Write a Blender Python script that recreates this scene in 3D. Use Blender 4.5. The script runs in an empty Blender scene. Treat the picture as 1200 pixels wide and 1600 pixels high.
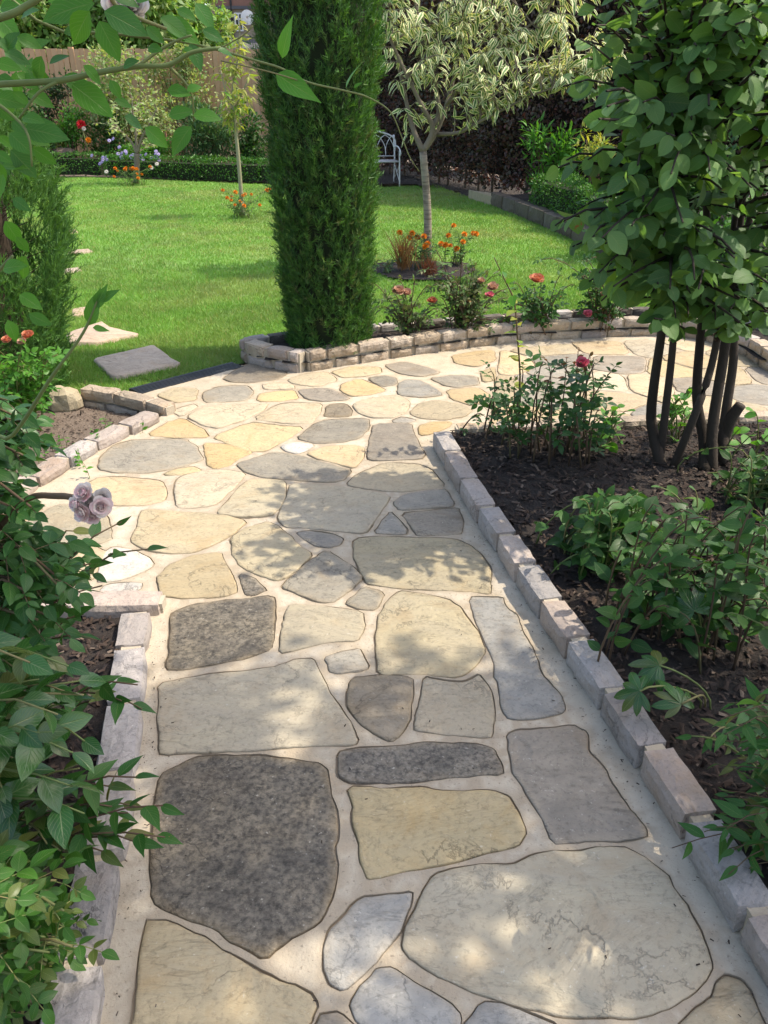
import bpy, math, random
import numpy as np
from mathutils import Vector, Matrix, noise, geometry

random.seed(7)
rng = np.random.default_rng(7)
scene = bpy.context.scene
col = scene.collection

# ------------------------------------------------------------------ camera
FPX, PITCH, EYE = 1232.0, math.radians(28.2), 1.6      # focal length in photo pixels, tilt, eye height
cam_d = bpy.data.cameras.new('camera')
cam = bpy.data.objects.new('camera', cam_d)
col.objects.link(cam)
cam.location = (0, 0, EYE)
cam.rotation_euler = (math.radians(90) - PITCH, 0, 0)
cam_d.sensor_fit = 'VERTICAL'
cam_d.sensor_height = 24.0
cam_d.lens = 24.0 * FPX / 1600.0
cam_d.clip_start = 0.02
cam_d.clip_end = 500
scene.camera = cam

# ------------------------------------------------------------------ light
SUN_EL, SUN_AZ = math.radians(57), math.radians(81)     # azimuth clockwise from +Y: sun on the right
world = bpy.data.worlds.new('World')
scene.world = world
world.use_nodes = True
wn = world.node_tree.nodes
sky = wn.new('ShaderNodeTexSky')
sky.sky_type = 'NISHITA'
sky.sun_disc = False
sky.sun_elevation = SUN_EL
sky.sun_rotation = SUN_AZ
sky.dust_density = 2.5
wn['Background'].inputs['Strength'].default_value = 0.15
world.node_tree.links.new(sky.outputs['Color'], wn['Background'].inputs['Color'])
sd = bpy.data.lights.new('sun', 'SUN')
sun = bpy.data.objects.new('sun', sd)
col.objects.link(sun)
sd.energy = 2.25
sd.angle = math.radians(0.53)
sd.color = (1.0, 0.94, 0.84)
SUNV = Vector((math.sin(SUN_AZ) * math.cos(SUN_EL), math.cos(SUN_AZ) * math.cos(SUN_EL), math.sin(SUN_EL)))
sun.rotation_euler = SUNV.to_track_quat('Z', 'Y').to_euler()
sun.location = (6, 0, 8)
vs = scene.view_settings
vs.view_transform = 'Standard'
vs.look = 'None'
vs.exposure = 1.4
vs.use_white_balance = True
vs.white_balance_temperature = 7000
vs.gamma = 1.0
scene.cycles.max_bounces = 8
scene.cycles.transparent_max_bounces = 4
scene.cycles.use_denoising = True

# ------------------------------------------------------------------ measuring helpers (photo -> world)
CP, SP = math.cos(PITCH), math.sin(PITCH)
def ray(u, v):
    dx = (u - 600) / FPX; dy = (v - 800) / FPX
    return Vector((dx, CP - dy * SP, -SP - dy * CP))
def G(u, v, z=0.0):
    d = ray(u, v); t = (z - EYE) / d.z
    return Vector((d.x * t, d.y * t, z))
def P(u, v, Y):
    d = ray(u, v); t = Y / d.y
    return Vector((d.x * t, Y, EYE + d.z * t))
def proj(p):
    x, y, z = p[0], p[1], p[2] - EYE
    dep = y * CP - z * SP
    if dep < 0.05: return (-9e9, -9e9, dep)
    return (600 + FPX * x / dep, 800 - FPX * (y * SP + z * CP) / dep, dep)

# ------------------------------------------------------------------ object helpers
def tag(o, label=None, cat=None, group=None, kind=None):
    if label: o['label'] = label
    if cat: o['category'] = cat
    if group: o['group'] = group
    if kind: o['kind'] = kind
    return o
def empty(name, loc, label, cat, group=None):
    o = bpy.data.objects.new(name, None)
    o.empty_display_size = 0.05
    o.location = loc
    col.objects.link(o)
    return tag(o, label, cat, group)
def link(name, me, parent=None, loc=(0, 0, 0)):
    o = bpy.data.objects.new(name, me)
    o.location = loc
    col.objects.link(o)
    if parent: o.parent = parent
    return o

class Geo:
    def __init__(s): s.V = []; s.F = []; s.U = []; s.R = []; s.E = []; s.n = 0
    def add(s, V, F, uv=None, rnd=0.0, edge=None):
        V = np.asarray(V, float).reshape(-1, 3); F = np.asarray(F, int).reshape(-1, 3)
        s.V.append(V); s.F.append(F + s.n)
        s.U.append(np.zeros((len(V), 2)) if uv is None else np.asarray(uv, float))
        s.R.append(np.full(len(V), rnd) if np.isscalar(rnd) else np.asarray(rnd))
        s.E.append(np.zeros(len(V)) if edge is None else np.asarray(edge, float))
        s.n += len(V)
    def tube(s, pts, radii, n=6, cap=True):
        pts = [Vector(p) for p in pts]
        if np.isscalar(radii): radii = [radii] * len(pts)
        k = len(pts); V = []; U = []
        ref = Vector((0.31, 0.57, 0.76))
        for i, p in enumerate(pts):
            t = (pts[min(i + 1, k - 1)] - pts[max(i - 1, 0)])
            if t.length < 1e-9: t = Vector((0, 0, 1))
            t.normalize()
            a = t.cross(ref)
            if a.length < 1e-3: a = t.cross(Vector((1, 0, 0)))
            a.normalize(); b = t.cross(a)
            ref = ref if abs(t.dot(ref)) < .9 else b
            for j in range(n):
                w = 2 * math.pi * j / n
                V.append(p + (a * math.cos(w) + b * math.sin(w)) * radii[i]); U.append((j / n, i / max(k - 1, 1)))
        F = []
        for i in range(k - 1):
            for j in range(n):
                a0 = i * n + j; a1 = i * n + (j + 1) % n
                F += [(a0, a1, a1 + n), (a0, a1 + n, a0 + n)]
        if cap:
            V.append(pts[-1]); U.append((.5, 1)); c = len(V) - 1; o = (k - 1) * n
            for j in range(n): F.append((o + j, o + (j + 1) % n, c))
            V.append(pts[0]); U.append((.5, 0)); c = len(V) - 1
            for j in range(n): F.append(((j + 1) % n, j, c))
        s.add([tuple(v) for v in V], F, U, random.random())
    def box(s, c, h, rz=0.0, M=None):
        V = np.array([(x, y, z) for x in (-1, 1) for y in (-1, 1) for z in (-1, 1)], float) * np.array(h)
        if M is not None: V = V @ np.array(M).T
        elif rz:
            R = np.array(((math.cos(rz), -math.sin(rz), 0), (math.sin(rz), math.cos(rz), 0), (0, 0, 1))); V = V @ R.T
        V = V + np.array(c)
        Q = [(0, 1, 3, 2), (4, 6, 7, 5), (0, 4, 5, 1), (2, 3, 7, 6), (0, 2, 6, 4), (1, 5, 7, 3)]
        F = []
        for q in Q: F += [(q[0], q[1], q[2]), (q[0], q[2], q[3])]
        s.add(V, F, None, random.random())
    def inst(s, tm, R, T, S, rnd=None):
        tv, tf, tu = tm; N = len(T)
        if N == 0: return
        R = np.asarray(R); T = np.asarray(T); S = np.asarray(S)
        if S.ndim == 1: S = np.repeat(S[:, None], 3, 1)
        W = np.einsum('nij,nvj->nvi', R, tv[None] * S[:, None, :]) + T[:, None, :]
        nv = len(tv)
        F = tf[None] + (np.arange(N) * nv)[:, None, None]
        if rnd is None: rnd = rng.random(N)
        s.add(W.reshape(-1, 3), F.reshape(-1, 3), np.tile(tu, (N, 1)), np.repeat(rnd, nv))
    def mesh(s, name, mat, off=(0, 0, 0), smooth=True):
        V = np.concatenate(s.V) - np.array(off, float); F = np.concatenate(s.F)
        U = np.concatenate(s.U); R = np.concatenate(s.R); E = np.concatenate(s.E)
        me = bpy.data.meshes.new(name)
        me.vertices.add(len(V)); me.vertices.foreach_set('co', V.astype(np.float32).ravel())
        me.loops.add(len(F) * 3); me.loops.foreach_set('vertex_index', F.astype(np.int32).ravel())
        me.polygons.add(len(F))
        me.polygons.foreach_set('loop_start', np.arange(0, len(F) * 3, 3, dtype=np.int32))
        me.polygons.foreach_set('loop_total', np.full(len(F), 3, np.int32))
        me.polygons.foreach_set('use_smooth', np.full(len(F), smooth))
        uv = me.uv_layers.new(name='UVMap')
        uv.data.foreach_set('uv', U[F.ravel()].astype(np.float32).ravel())
        a = me.attributes.new('rnd', 'FLOAT', 'POINT'); a.data.foreach_set('value', R.astype(np.float32))
        if E.any():
            a = me.attributes.new('edge', 'FLOAT', 'POINT'); a.data.foreach_set('value', E.astype(np.float32))
        me.update(calc_edges=True)
        if mat: me.materials.append(mat)
        return me
    def build(s, name, mat, parent=None, off=None, smooth=True):
        if parent is not None: off = parent.location if off is None else off; loc = (0, 0, 0)
        else: off = (0, 0, 0) if off is None else off; loc = off
        return link(name, s.mesh(name, mat, off, smooth), parent, loc)

def tmesh(tm, name, mat, smooth=True):
    g = Geo(); g.add(tm[0], tm[1], tm[2], 0.0)
    me = g.mesh(name, mat, smooth=smooth)
    me.attributes.remove(me.attributes['rnd'])
    return me

# ------------------------------------------------------------------ materials
def nodes(name):
    m = bpy.data.materials.new(name); m.use_nodes = True
    nt = m.node_tree; return m, nt, nt.nodes, nt.links, nt.nodes['Principled BSDF'], nt.nodes['Material Output']
def N(nt, typ, **kw):
    n = nt.nodes.new(typ)
    for k, v in kw.items():
        if k in n.inputs: n.inputs[k].default_value = v
        else: setattr(n, k, v)
    return n
def c4(c): return (c[0], c[1], c[2], 1)
def mixc(nt, fac, a, b, blend='MIX'):
    n = nt.nodes.new('ShaderNodeMix'); n.data_type = 'RGBA'; n.blend_type = blend
    for sock, val in ((n.inputs[0], fac), (n.inputs[6], a), (n.inputs[7], b)):
        if hasattr(val, 'is_linked'): nt.links.new(val, sock)
        else: sock.default_value = val if not isinstance(val, tuple) else c4(val)
    return n.outputs[2]
def ramp(nt, src, stops):
    r = nt.nodes.new('ShaderNodeValToRGB')
    e = r.color_ramp.elements
    while len(e) < len(stops): e.new(0.5)
    for el, (p, c) in zip(e, stops):
        el.position = p; el.color = c4(c) if isinstance(c, tuple) else (c, c, c, 1)
    nt.links.new(src, r.inputs[0]); return r.outputs[0]
def math_(nt, op, a, b=None):
    n = nt.nodes.new('ShaderNodeMath'); n.operation = op
    for i, v in enumerate((a, b)):
        if v is None: continue
        if hasattr(v, 'is_linked'): nt.links.new(v, n.inputs[i])
        else: n.inputs[i].default_value = v
    return n.outputs[0]
def noise_(nt, vec, scale, detail=4, rough=.55, dist=0.0):
    n = N(nt, 'ShaderNodeTexNoise', Scale=scale, Detail=detail, Roughness=rough, Distortion=dist)
    if vec is not None: nt.links.new(vec, n.inputs['Vector'])
    return n.outputs['Fac']
def objvec(nt, off=True):
    tc = nt.nodes.new('ShaderNodeTexCoord')
    if not off: return tc.outputs['Object']
    oi = nt.nodes.new('ShaderNodeObjectInfo')
    mp = nt.nodes.new('ShaderNodeVectorMath'); mp.operation = 'ADD'
    mu = nt.nodes.new('ShaderNodeVectorMath'); mu.operation = 'SCALE'
    cb = nt.nodes.new('ShaderNodeCombineXYZ')
    for i in range(3): nt.links.new(oi.outputs['Random'], cb.inputs[i])
    nt.links.new(cb.outputs[0], mu.inputs[0]); mu.inputs['Scale'].default_value = 57.0
    nt.links.new(tc.outputs['Object'], mp.inputs[0]); nt.links.new(mu.outputs[0], mp.inputs[1])
    return mp.outputs[0]
def bump(nt, h, strength, dist, normal=None):
    b = N(nt, 'ShaderNodeBump', Strength=strength, Distance=dist)
    nt.links.new(h, b.inputs['Height'])
    if normal is not None: nt.links.new(normal, b.inputs['Normal'])
    return b.outputs['Normal']

def stone_mat(name, c1, c2, c3, dark=.5, smear=(0.34, 0.265, 0.17), patina=(.29, .275, .24), pat=.5, bs=1.0, grain=.4, stretch=2.3, iron=.45):
    m, nt, nn, ln, bs_, out = nodes(name)
    v = objvec(nt)
    mv = nn.new('ShaderNodeMapping'); mv.inputs['Scale'].default_value = (1, stretch, 1); mv.inputs['Rotation'].default_value = (0, 0, .5); ln.new(v, mv.inputs[0])
    n1 = noise_(nt, mv.outputs[0], 2.6, 7, .62, .8); n2 = noise_(nt, v, 16, 8, .7, .3); n3 = noise_(nt, v, 75, 6, .7)
    n4 = noise_(nt, mv.outputs[0], 1.5, 5, .6, 1.2)
    c = mixc(nt, ramp(nt, n1, [(.33, 0.0), (.67, 1.0)]), c1, c2)
    c = mixc(nt, math_(nt, 'MULTIPLY', ramp(nt, n2, [(.42, 0.0), (.72, 1.0)]), dark), c, c3)
    c = mixc(nt, math_(nt, 'MULTIPLY', ramp(nt, n4, [(.5, 0.0), (.68, 1.0)]), pat), c, patina)
    c = mixc(nt, math_(nt, 'MULTIPLY', ramp(nt, n3, [(.36, 1.0), (.48 if grain < .5 else .58, 0.0)]), grain), c, tuple(x * .55 for x in c3))
    sp = noise_(nt, v, 95, 3, .5)
    c = mixc(nt, math_(nt, 'MULTIPLY', ramp(nt, sp, [(.66, 0.0), (.74, 1.0)]), .4), c, (.55, .52, .45))
    n5 = noise_(nt, v, 5.5, 6, .68, .6)
    c = mixc(nt, math_(nt, 'MULTIPLY', ramp(nt, n5, [(.52, 0.0), (.70, 1.0)]), iron), c, tuple(x * y for x, y in zip(c2, (.86, .70, .52))))
    ea = nn.new('ShaderNodeAttribute'); ea.attribute_name = 'edge'
    ef = math_(nt, 'MULTIPLY', ea.outputs['Fac'], ramp(nt, noise_(nt, v, 9, 6, .7), [(.3, 0.0), (.62, 1.0)]))
    c = mixc(nt, math_(nt, 'MULTIPLY', ef, .5), c, smear)
    lw = math_(nt, 'ABSOLUTE', math_(nt, 'SUBTRACT', noise_(nt, v, 2.3, 7, .62, .4), .5))
    ck = math_(nt, 'MULTIPLY', ramp(nt, lw, [(.0, 1.0), (.008, 0.0)]), ramp(nt, noise_(nt, v, 3.1, 2), [(.46, 0.0), (.56, 1.0)]))
    lw2 = math_(nt, 'ABSOLUTE', math_(nt, 'SUBTRACT', noise_(nt, mv.outputs[0], 3.6, 8, .66, .9), .5))
    ridge_shade = math_(nt, 'MULTIPLY', ramp(nt, lw2, [(.0, 1.0), (.012, 0.0)]), ramp(nt, n4, [(.42, 0.0), (.56, .55)]))  # thin dark ridge lines in the colour, standing in for weak relief shading
    ck = math_(nt, 'MAXIMUM', ck, ridge_shade)
    c = mixc(nt, math_(nt, 'MULTIPLY', ck, .55), c, tuple(x * .4 for x in c3))
    oi = nn.new('ShaderNodeObjectInfo')
    hsv = nn.new('ShaderNodeHueSaturation')
    ln.new(math_(nt, 'ADD', math_(nt, 'MULTIPLY', oi.outputs['Random'], .34), .83), hsv.inputs['Value'])
    ln.new(math_(nt, 'ADD', math_(nt, 'MULTIPLY', math_(nt, 'FRACT', math_(nt, 'MULTIPLY', oi.outputs['Random'], 13.7)), .4), .82), hsv.inputs['Saturation'])
    ln.new(c, hsv.inputs['Color'])
    ln.new(hsv.outputs[0], bs_.inputs['Base Color'])
    bs_.inputs['Roughness'].default_value = .72
    bs_.inputs['Specular IOR Level'].default_value = .35
    # riven relief: broad steps, ridges and grain
    st = nn.new('ShaderNodeTexVoronoi'); st.feature = 'SMOOTH_F1'; st.inputs['Scale'].default_value = 3.4
    mp = nn.new('ShaderNodeMapping'); mp.inputs['Scale'].default_value = (1, 2.6, 1)
    ad = nn.new('ShaderNodeMix'); ad.data_type = 'VECTOR'; ad.inputs[0].default_value = .22
    nv = N(nt, 'ShaderNodeTexNoise', Scale=4.0, Detail=5.0)
    ln.new(v, nv.inputs['Vector']); ln.new(v, ad.inputs[4]); ln.new(nv.outputs['Color'], ad.inputs[5])
    ln.new(ad.outputs[1], mp.inputs['Vector']); ln.new(mp.outputs[0], st.inputs['Vector'])
    nb = bump(nt, ramp(nt, st.outputs['Distance'], [(.30, 0.0), (.36, .55), (.62, .6), (.66, 1.0)]), .6 * bs, .010)
    nb = bump(nt, n2, .55 * bs, .007, nb)
    nb = bump(nt, n1, .8 * bs, .03, nb)
    nb = bump(nt, math_(nt, 'SUBTRACT', 0.0, ck), .5, .004, nb)
    nb = bump(nt, n3, .45 * bs, .0022, nb)
    ln.new(nb, bs_.inputs['Normal'])
    return m

M = {}
M['tan'] = stone_mat('buff_sandstone', (.41, .335, .215), (.355, .30, .20), (.27, .225, .15), .25, pat=.25, patina=(.30, .28, .23))
M['honey'] = stone_mat('honey_sandstone', (.45, .345, .20), (.41, .325, .205), (.33, .25, .155), .22, pat=.15, patina=(.33, .29, .22))
M['olive'] = stone_mat('grey_buff_sandstone', (.375, .32, .21), (.33, .285, .20), (.24, .205, .145), .25, pat=.3, patina=(.285, .265, .215))
M['grey'] = stone_mat('grey_sandstone', (.28, .255, .205), (.23, .213, .18), (.14, .128, .108), .45, pat=.35, patina=(.31, .285, .23))
M['dark'] = stone_mat('dark_lichen_sandstone', (.15, .135, .112), (.215, .185, .142), (.055, .05, .044), .9, pat=.2, patina=(.32, .28, .2), bs=1.5, grain=.85, iron=.1)
M['blue'] = stone_mat('blue_grey_sandstone', (.26, .255, .235), (.33, .31, .265), (.15, .147, .135), .5, pat=.3)
M['mauve'] = stone_mat('mauve_sandstone', (.25, .215, .165), (.205, .178, .14), (.115, .10, .08), .5, pat=.2)
M['white'] = stone_mat('pale_sandstone', (.47, .44, .39), (.40, .38, .34), (.25, .24, .22), .5, pat=.2)
M['block'] = stone_mat('grey_walling_stone', (.345, .315, .285), (.30, .27, .25), (.21, .19, .175), .4, pat=.35, patina=(.37, .34, .32), stretch=1.0, bs=1.3)
M['block_pink'] = stone_mat('pink_walling_stone', (.385, .325, .28), (.335, .285, .25), (.235, .198, .175), .4, pat=.25, patina=(.38, .345, .315), stretch=1.0, bs=1.3)
M['block_buff'] = stone_mat('buff_walling_stone', (.42, .34, .25), (.35, .28, .21), (.22, .175, .135), .5, pat=.25, bs=1.8, stretch=1.0)
M['block_dark'] = stone_mat('dark_walling_stone', (.085, .068, .052), (.12, .10, .078), (.045, .037, .03), .5, pat=.1)

def mortar_mat():
    m, nt, nn, ln, b, out = nodes('sand_mortar')
    v = objvec(nt, False)
    n1 = noise_(nt, v, 1.3, 4, .6, .8); n2 = noise_(nt, v, 9, 6, .65); n3 = noise_(nt, v, 160, 4, .7)
    c = mixc(nt, ramp(nt, n1, [(.38, 0.0), (.62, 1.0)]), (.46, .405, .32), (.41, .35, .26))
    c = mixc(nt, math_(nt, 'MULTIPLY', ramp(nt, n2, [(.5, 0.0), (.72, 1.0)]), .6), c, (.30, .24, .165))
    ea = nn.new('ShaderNodeAttribute'); ea.attribute_name = 'edge'
    c = mixc(nt, math_(nt, 'MULTIPLY', ea.outputs['Fac'], .7), c, (.30, .235, .16))
    c = mixc(nt, math_(nt, 'MULTIPLY', ramp(nt, noise_(nt, v, 90, 3), [(.62, 0.0), (.70, 1.0)]), .55), c, (.14, .11, .08))
    c = mixc(nt, math_(nt, 'MULTIPLY', ramp(nt, noise_(nt, v, 28, 7, .75), [(.5, 0.0), (.68, 1.0)]), .4), c, (.29, .245, .19))
    c = mixc(nt, math_(nt, 'MULTIPLY', ramp(nt, noise_(nt, v, 3.4, 5, .7, 1.0), [(.54, 0.0), (.70, 1.0)]), .45), c, (.30, .25, .18))
    ln.new(c, b.inputs['Base Color']); b.inputs['Roughness'].default_value = .85
    b.inputs['Specular IOR Level'].default_value = .2
    nb = bump(nt, n2, .8, .010); nb = bump(nt, n3, .7, .003, nb); ln.new(nb, b.inputs['Normal'])
    return m
M['mortar'] = mortar_mat()

def soil_mat(name, a, bcol, cc):
    m, nt, nn, ln, b, out = nodes(name)
    v = objvec(nt, False)
    n1 = noise_(nt, v, 14, 8, .75); n2 = noise_(nt, v, 70, 6, .7)
    c = mixc(nt, ramp(nt, n1, [(.35, 0.0), (.65, 1.0)]), a, bcol)
    c = mixc(nt, ramp(nt, n2, [(.58, 0.0), (.7, .8)]), c, cc)
    ln.new(c, b.inputs['Base Color']); b.inputs['Roughness'].default_value = .95
    nb = bump(nt, n1, 1.0, .03); nb = bump(nt, n2, .8, .01, nb); ln.new(nb, b.inputs['Normal'])
    return m
M['soil'] = soil_mat('dark_mulch_soil', (.018, .012, .009), (.034, .024, .018), (.085, .062, .046))
M['dry_soil'] = soil_mat('dry_pale_soil', (.15, .11, .085), (.2, .155, .12), (.3, .25, .2))

def vary(name, cols, rough=.8, bumps=None, trans=0.0, spec=.3):
    """colour ramp over the per-piece random value"""
    m, nt, nn, ln, b, out = nodes(name)
    at = nn.new('ShaderNodeAttribute'); at.attribute_name = 'rnd'
    oi = nn.new('ShaderNodeObjectInfo')
    f = math_(nt, 'FRACT', math_(nt, 'ADD', at.outputs['Fac'], oi.outputs['Random']))
    c = ramp(nt, f, [(i / max(len(cols) - 1, 1), k) for i, k in enumerate(cols)])
    v = objvec(nt)
    n1 = noise_(nt, v, bumps[0] if bumps else 20, 6, .65)
    c = mixc(nt, math_(nt, 'MULTIPLY', n1, .5), c, mixc(nt, 1.0, c, (.45, .42, .4), 'MULTIPLY'))
    ln.new(c, b.inputs['Base Color']); b.inputs['Roughness'].default_value = rough
    b.inputs['Specular IOR Level'].default_value = spec
    if bumps: ln.new(bump(nt, n1, bumps[1], bumps[2]), b.inputs['Normal'])
    if trans:
        t = nn.new('ShaderNodeBsdfTranslucent'); ln.new(c, t.inputs['Color'])
        mx = nn.new('ShaderNodeMixShader'); mx.inputs[0].default_value = trans
        ln.new(b.outputs[0], mx.inputs[1]); ln.new(t.outputs[0], mx.inputs[2]); ln.new(mx.outputs[0], out.inputs['Surface'])
    return m
M['chips'] = vary('bark_chip', [(.02, .013, .01), (.042, .028, .02), (.075, .05, .037), (.03, .02, .016), (.045, .03, .024), (.17, .13, .1)], .9)
M['bark_dark'] = vary('dark_bark', [(.035, .027, .02), (.055, .042, .032)], .9, (60, .8, .006))
M['bark_grey'] = vary('grey_bark', [(.20, .165, .125), (.25, .21, .16)], .85, (40, .6, .006))
M['stem_green'] = vary('green_stem', [(.12, .17, .05), (.16, .19, .06), (.2, .17, .07)], .6)
M['stem_brown'] = vary('brown_stem', [(.08, .05, .03), (.13, .085, .05), (.10, .09, .04)], .8)
M['stem_pale'] = vary('pale_stem', [(.3, .29, .18), (.36, .32, .22)], .7)
M['white_metal'] = vary('white_metal', [(.72, .72, .7), (.75, .75, .73)], .45)
M['black_plastic'] = vary('black_plastic', [(.012, .012, .014), (.018, .018, .02)], .4)
M['fence'] = vary('fence_board', [(.50, .30, .16), (.58, .37, .21), (.54, .33, .18), (.62, .40, .23)], .8, (8, .3, .01))
M['render'] = vary('house_render', [(.30, .25, .18), (.31, .26, .19)], .9, (6, .2, .01))
M['brick'] = vary('house_brick', [(.24, .13, .1), (.28, .16, .12)], .9, (14, .4, .01))
M['slate'] = vary('roof_slate', [(.09, .09, .1), (.13, .13, .14)], .6, (12, .3, .01))
M['glass'] = vary('window_glass', [(.03, .04, .05), (.04, .05, .06)], .08, None, 0, .6)
M['rock'] = vary('brown_rock', [(.08, .055, .045), (.11, .08, .065)], .8, (10, .8, .02))
M['stepping'] = stone_mat('stepping_stone_pink', (.45, .34, .25), (.40, .315, .24), (.30, .23, .17), .3, pat=.2)
M['stepping_grey'] = stone_mat('stepping_stone_grey', (.42, .355, .28), (.36, .305, .245), (.22, .185, .15), .5, pat=.2)

def birch_mat():
    m, nt, nn, ln, b, out = nodes('banded_bark')
    tc = nn.new('ShaderNodeTexCoord'); mp = nn.new('ShaderNodeMapping')
    mp.inputs['Scale'].default_value = (6, 6, 60); ln.new(tc.outputs['Object'], mp.inputs[0])
    n1 = noise_(nt, mp.outputs[0], 1.0, 4, .6)
    n2 = noise_(nt, tc.outputs['Object'], 9, 5)
    c = mixc(nt, ramp(nt, n1, [(.45, 0.0), (.6, 1.0)]), (.26, .215, .16), (.13, .10, .075))
    c = mixc(nt, ramp(nt, n2, [(.5, 0.0), (.7, .6)]), c, (.29, .265, .22))
    ln.new(c, b.inputs['Base Color']); b.inputs['Roughness'].default_value = .8
    ln.new(bump(nt, n1, .5, .006), b.inputs['Normal'])
    return m
M['birch'] = birch_mat()

def leaf_mat(name, cols, trans=.32, rough=.42, vein=.5, tcol=None, margin=None, brown=0.0, spec=.28):
    cols = [(r_ * .85, g_ * 1.22, b_ * .72) if g_ > r_ * 1.3 else (r_, g_, b_) for r_, g_, b_ in cols]
    m, nt, nn, ln, b, out = nodes(name)
    at = nn.new('ShaderNodeAttribute'); at.attribute_name = 'rnd'
    oi = nn.new('ShaderNodeObjectInfo')
    f = math_(nt, 'FRACT', math_(nt, 'ADD', at.outputs['Fac'], oi.outputs['Random']))
    c = ramp(nt, f, [(i / max(len(cols) - 1, 1), k) for i, k in enumerate(cols)])
    uv = nn.new('ShaderNodeUVMap'); uv.uv_map = 'UVMap'
    sp = nn.new('ShaderNodeSeparateXYZ'); ln.new(uv.outputs[0], sp.inputs[0])
    au = math_(nt, 'ABSOLUTE', math_(nt, 'SUBTRACT', sp.outputs[0], .5))
    h = None
    if vein > 0:
        mid = ramp(nt, au, [(0.0, 1.0), (.035, 0.0)])
        sv = math_(nt, 'SINE', math_(nt, 'MULTIPLY', math_(nt, 'SUBTRACT', sp.outputs[1], math_(nt, 'MULTIPLY', au, .75)), 52.0))
        svr = ramp(nt, sv, [(.72, 0.0), (1.0, .45)])
        vf = math_(nt, 'MAXIMUM', mid, svr)
        lite = mixc(nt, 1.0, c, (1.0, .95, .6), 'SCREEN') if False else mixc(nt, .5, c, (.30, .36, .16))
        c = mixc(nt, math_(nt, 'MULTIPLY', vf, vein), c, lite)
        h = math_(nt, 'SUBTRACT', 0.0, vf)
    if margin:
        v3 = objvec(nt)
        mf = math_(nt, 'ADD', au, math_(nt, 'MULTIPLY', math_(nt, 'SUBTRACT', noise_(nt, v3, 30, 3), .5), .35))
        c = mixc(nt, ramp(nt, mf, [(.17, 0.0), (.27, 1.0)]), c, margin)
    if brown:
        v3 = objvec(nt)
        bf = ramp(nt, noise_(nt, v3, 22, 3), [(.64, 0.0), (.7, 1.0)])
        g2 = math_(nt, 'GREATER_THAN', math_(nt, 'FRACT', math_(nt, 'MULTIPLY', f, 7.3)), 1 - brown)
        c = mixc(nt, math_(nt, 'MULTIPLY', bf, g2), c, (.25, .11, .035))
    geo = nn.new('ShaderNodeNewGeometry')
    cb = mixc(nt, math_(nt, 'MULTIPLY', geo.outputs['Backfacing'], .4), c, mixc(nt, .35, c, (.2, .32, .14)))
    ln.new(cb, b.inputs['Base Color'])
    b.inputs['Roughness'].default_value = rough
    b.inputs['Specular IOR Level'].default_value = spec
    if h is not None: ln.new(bump(nt, h, .35, .002), b.inputs['Normal'])
    t = nn.new('ShaderNodeBsdfTranslucent')
    ln.new(mixc(nt, 1.0, c, tcol or (1.9, 1.75, .75), 'MULTIPLY'), t.inputs['Color'])
    mx = nn.new('ShaderNodeMixShader'); mx.inputs[0].default_value = trans
    ln.new(b.outputs[0], mx.inputs[1]); ln.new(t.outputs[0], mx.inputs[2]); ln.new(mx.outputs[0], out.inputs['Surface'])
    return m
M['leaf_rose'] = leaf_mat('rose_leaf', [(.022, .058, .022), (.032, .078, .028), (.042, .09, .03), (.028, .068, .032)], .28, .34, .4, brown=.08)
M['leaf_climb'] = leaf_mat('climbing_rose_leaf', [(.05, .12, .025), (.075, .165, .03), (.06, .14, .035), (.045, .105, .045)], .42, .35, .4)
M['leaf_gloss'] = leaf_mat('glossy_leaf', [(.018, .055, .016), (.026, .072, .02), (.036, .09, .024), (.02, .06, .018), (.10, .12, .03)], .2, .24, .7, spec=.55, brown=.06)
M['leaf_fresh'] = leaf_mat('fresh_rose_leaf', [(.028, .072, .016), (.04, .092, .02), (.05, .105, .024), (.025, .066, .018), (.11, .13, .03)], .3, .34, .5, brown=.1)
M['leaf_bright'] = leaf_mat('bright_leaf', [(.06, .15, .025), (.09, .19, .035), (.05, .13, .03)], .35, .4, .5, brown=.05)
M['leaf_honey'] = leaf_mat('honeysuckle_leaf', [(.024, .07, .024), (.034, .092, .028), (.045, .095, .028), (.028, .075, .026), (.12, .12, .03)], .28, .38, .45, brown=.15)
M['leaf_smoke'] = leaf_mat('dusty_round_leaf', [(.06, .10, .05), (.085, .13, .078), (.075, .135, .055), (.15, .21, .08), (.12, .17, .10), (.09, .15, .065)], .42, .5, .45, brown=.07)
M['leaf_mid'] = leaf_mat('mid_green_leaf', [(.022, .055, .02), (.034, .078, .024), (.048, .098, .03), (.028, .066, .026)], .28, .42, .4, brown=.06)
M['leaf_dull'] = leaf_mat('dull_rose_leaf', [(.06, .10, .045), (.09, .13, .055), (.12, .12, .06), (.05, .085, .04)], .3, .5, .3, brown=.15)
M['leaf_yellow'] = leaf_mat('yellow_green_leaf', [(.22, .27, .05), (.30, .30, .07), (.16, .23, .05)], .4, .5, .2)
M['leaf_varieg'] = leaf_mat('cream_edged_leaf', [(.07, .13, .045), (.10, .17, .06), (.13, .19, .07)], .3, .5, 0, margin=(.72, .70, .42), tcol=(1.2, 1.15, .6))
M['leaf_pale'] = leaf_mat('pale_leaf', [(.16, .22, .08), (.25, .31, .13), (.34, .38, .2), (.10, .17, .06)], .35, .5, 0)
M['leaf_back'] = leaf_mat('pale_tree_leaf', [(.12, .19, .06), (.18, .25, .085), (.24, .30, .12), (.09, .15, .05)], .35, .5, 0)  # pale green foliage of the trees beyond the garden
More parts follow.
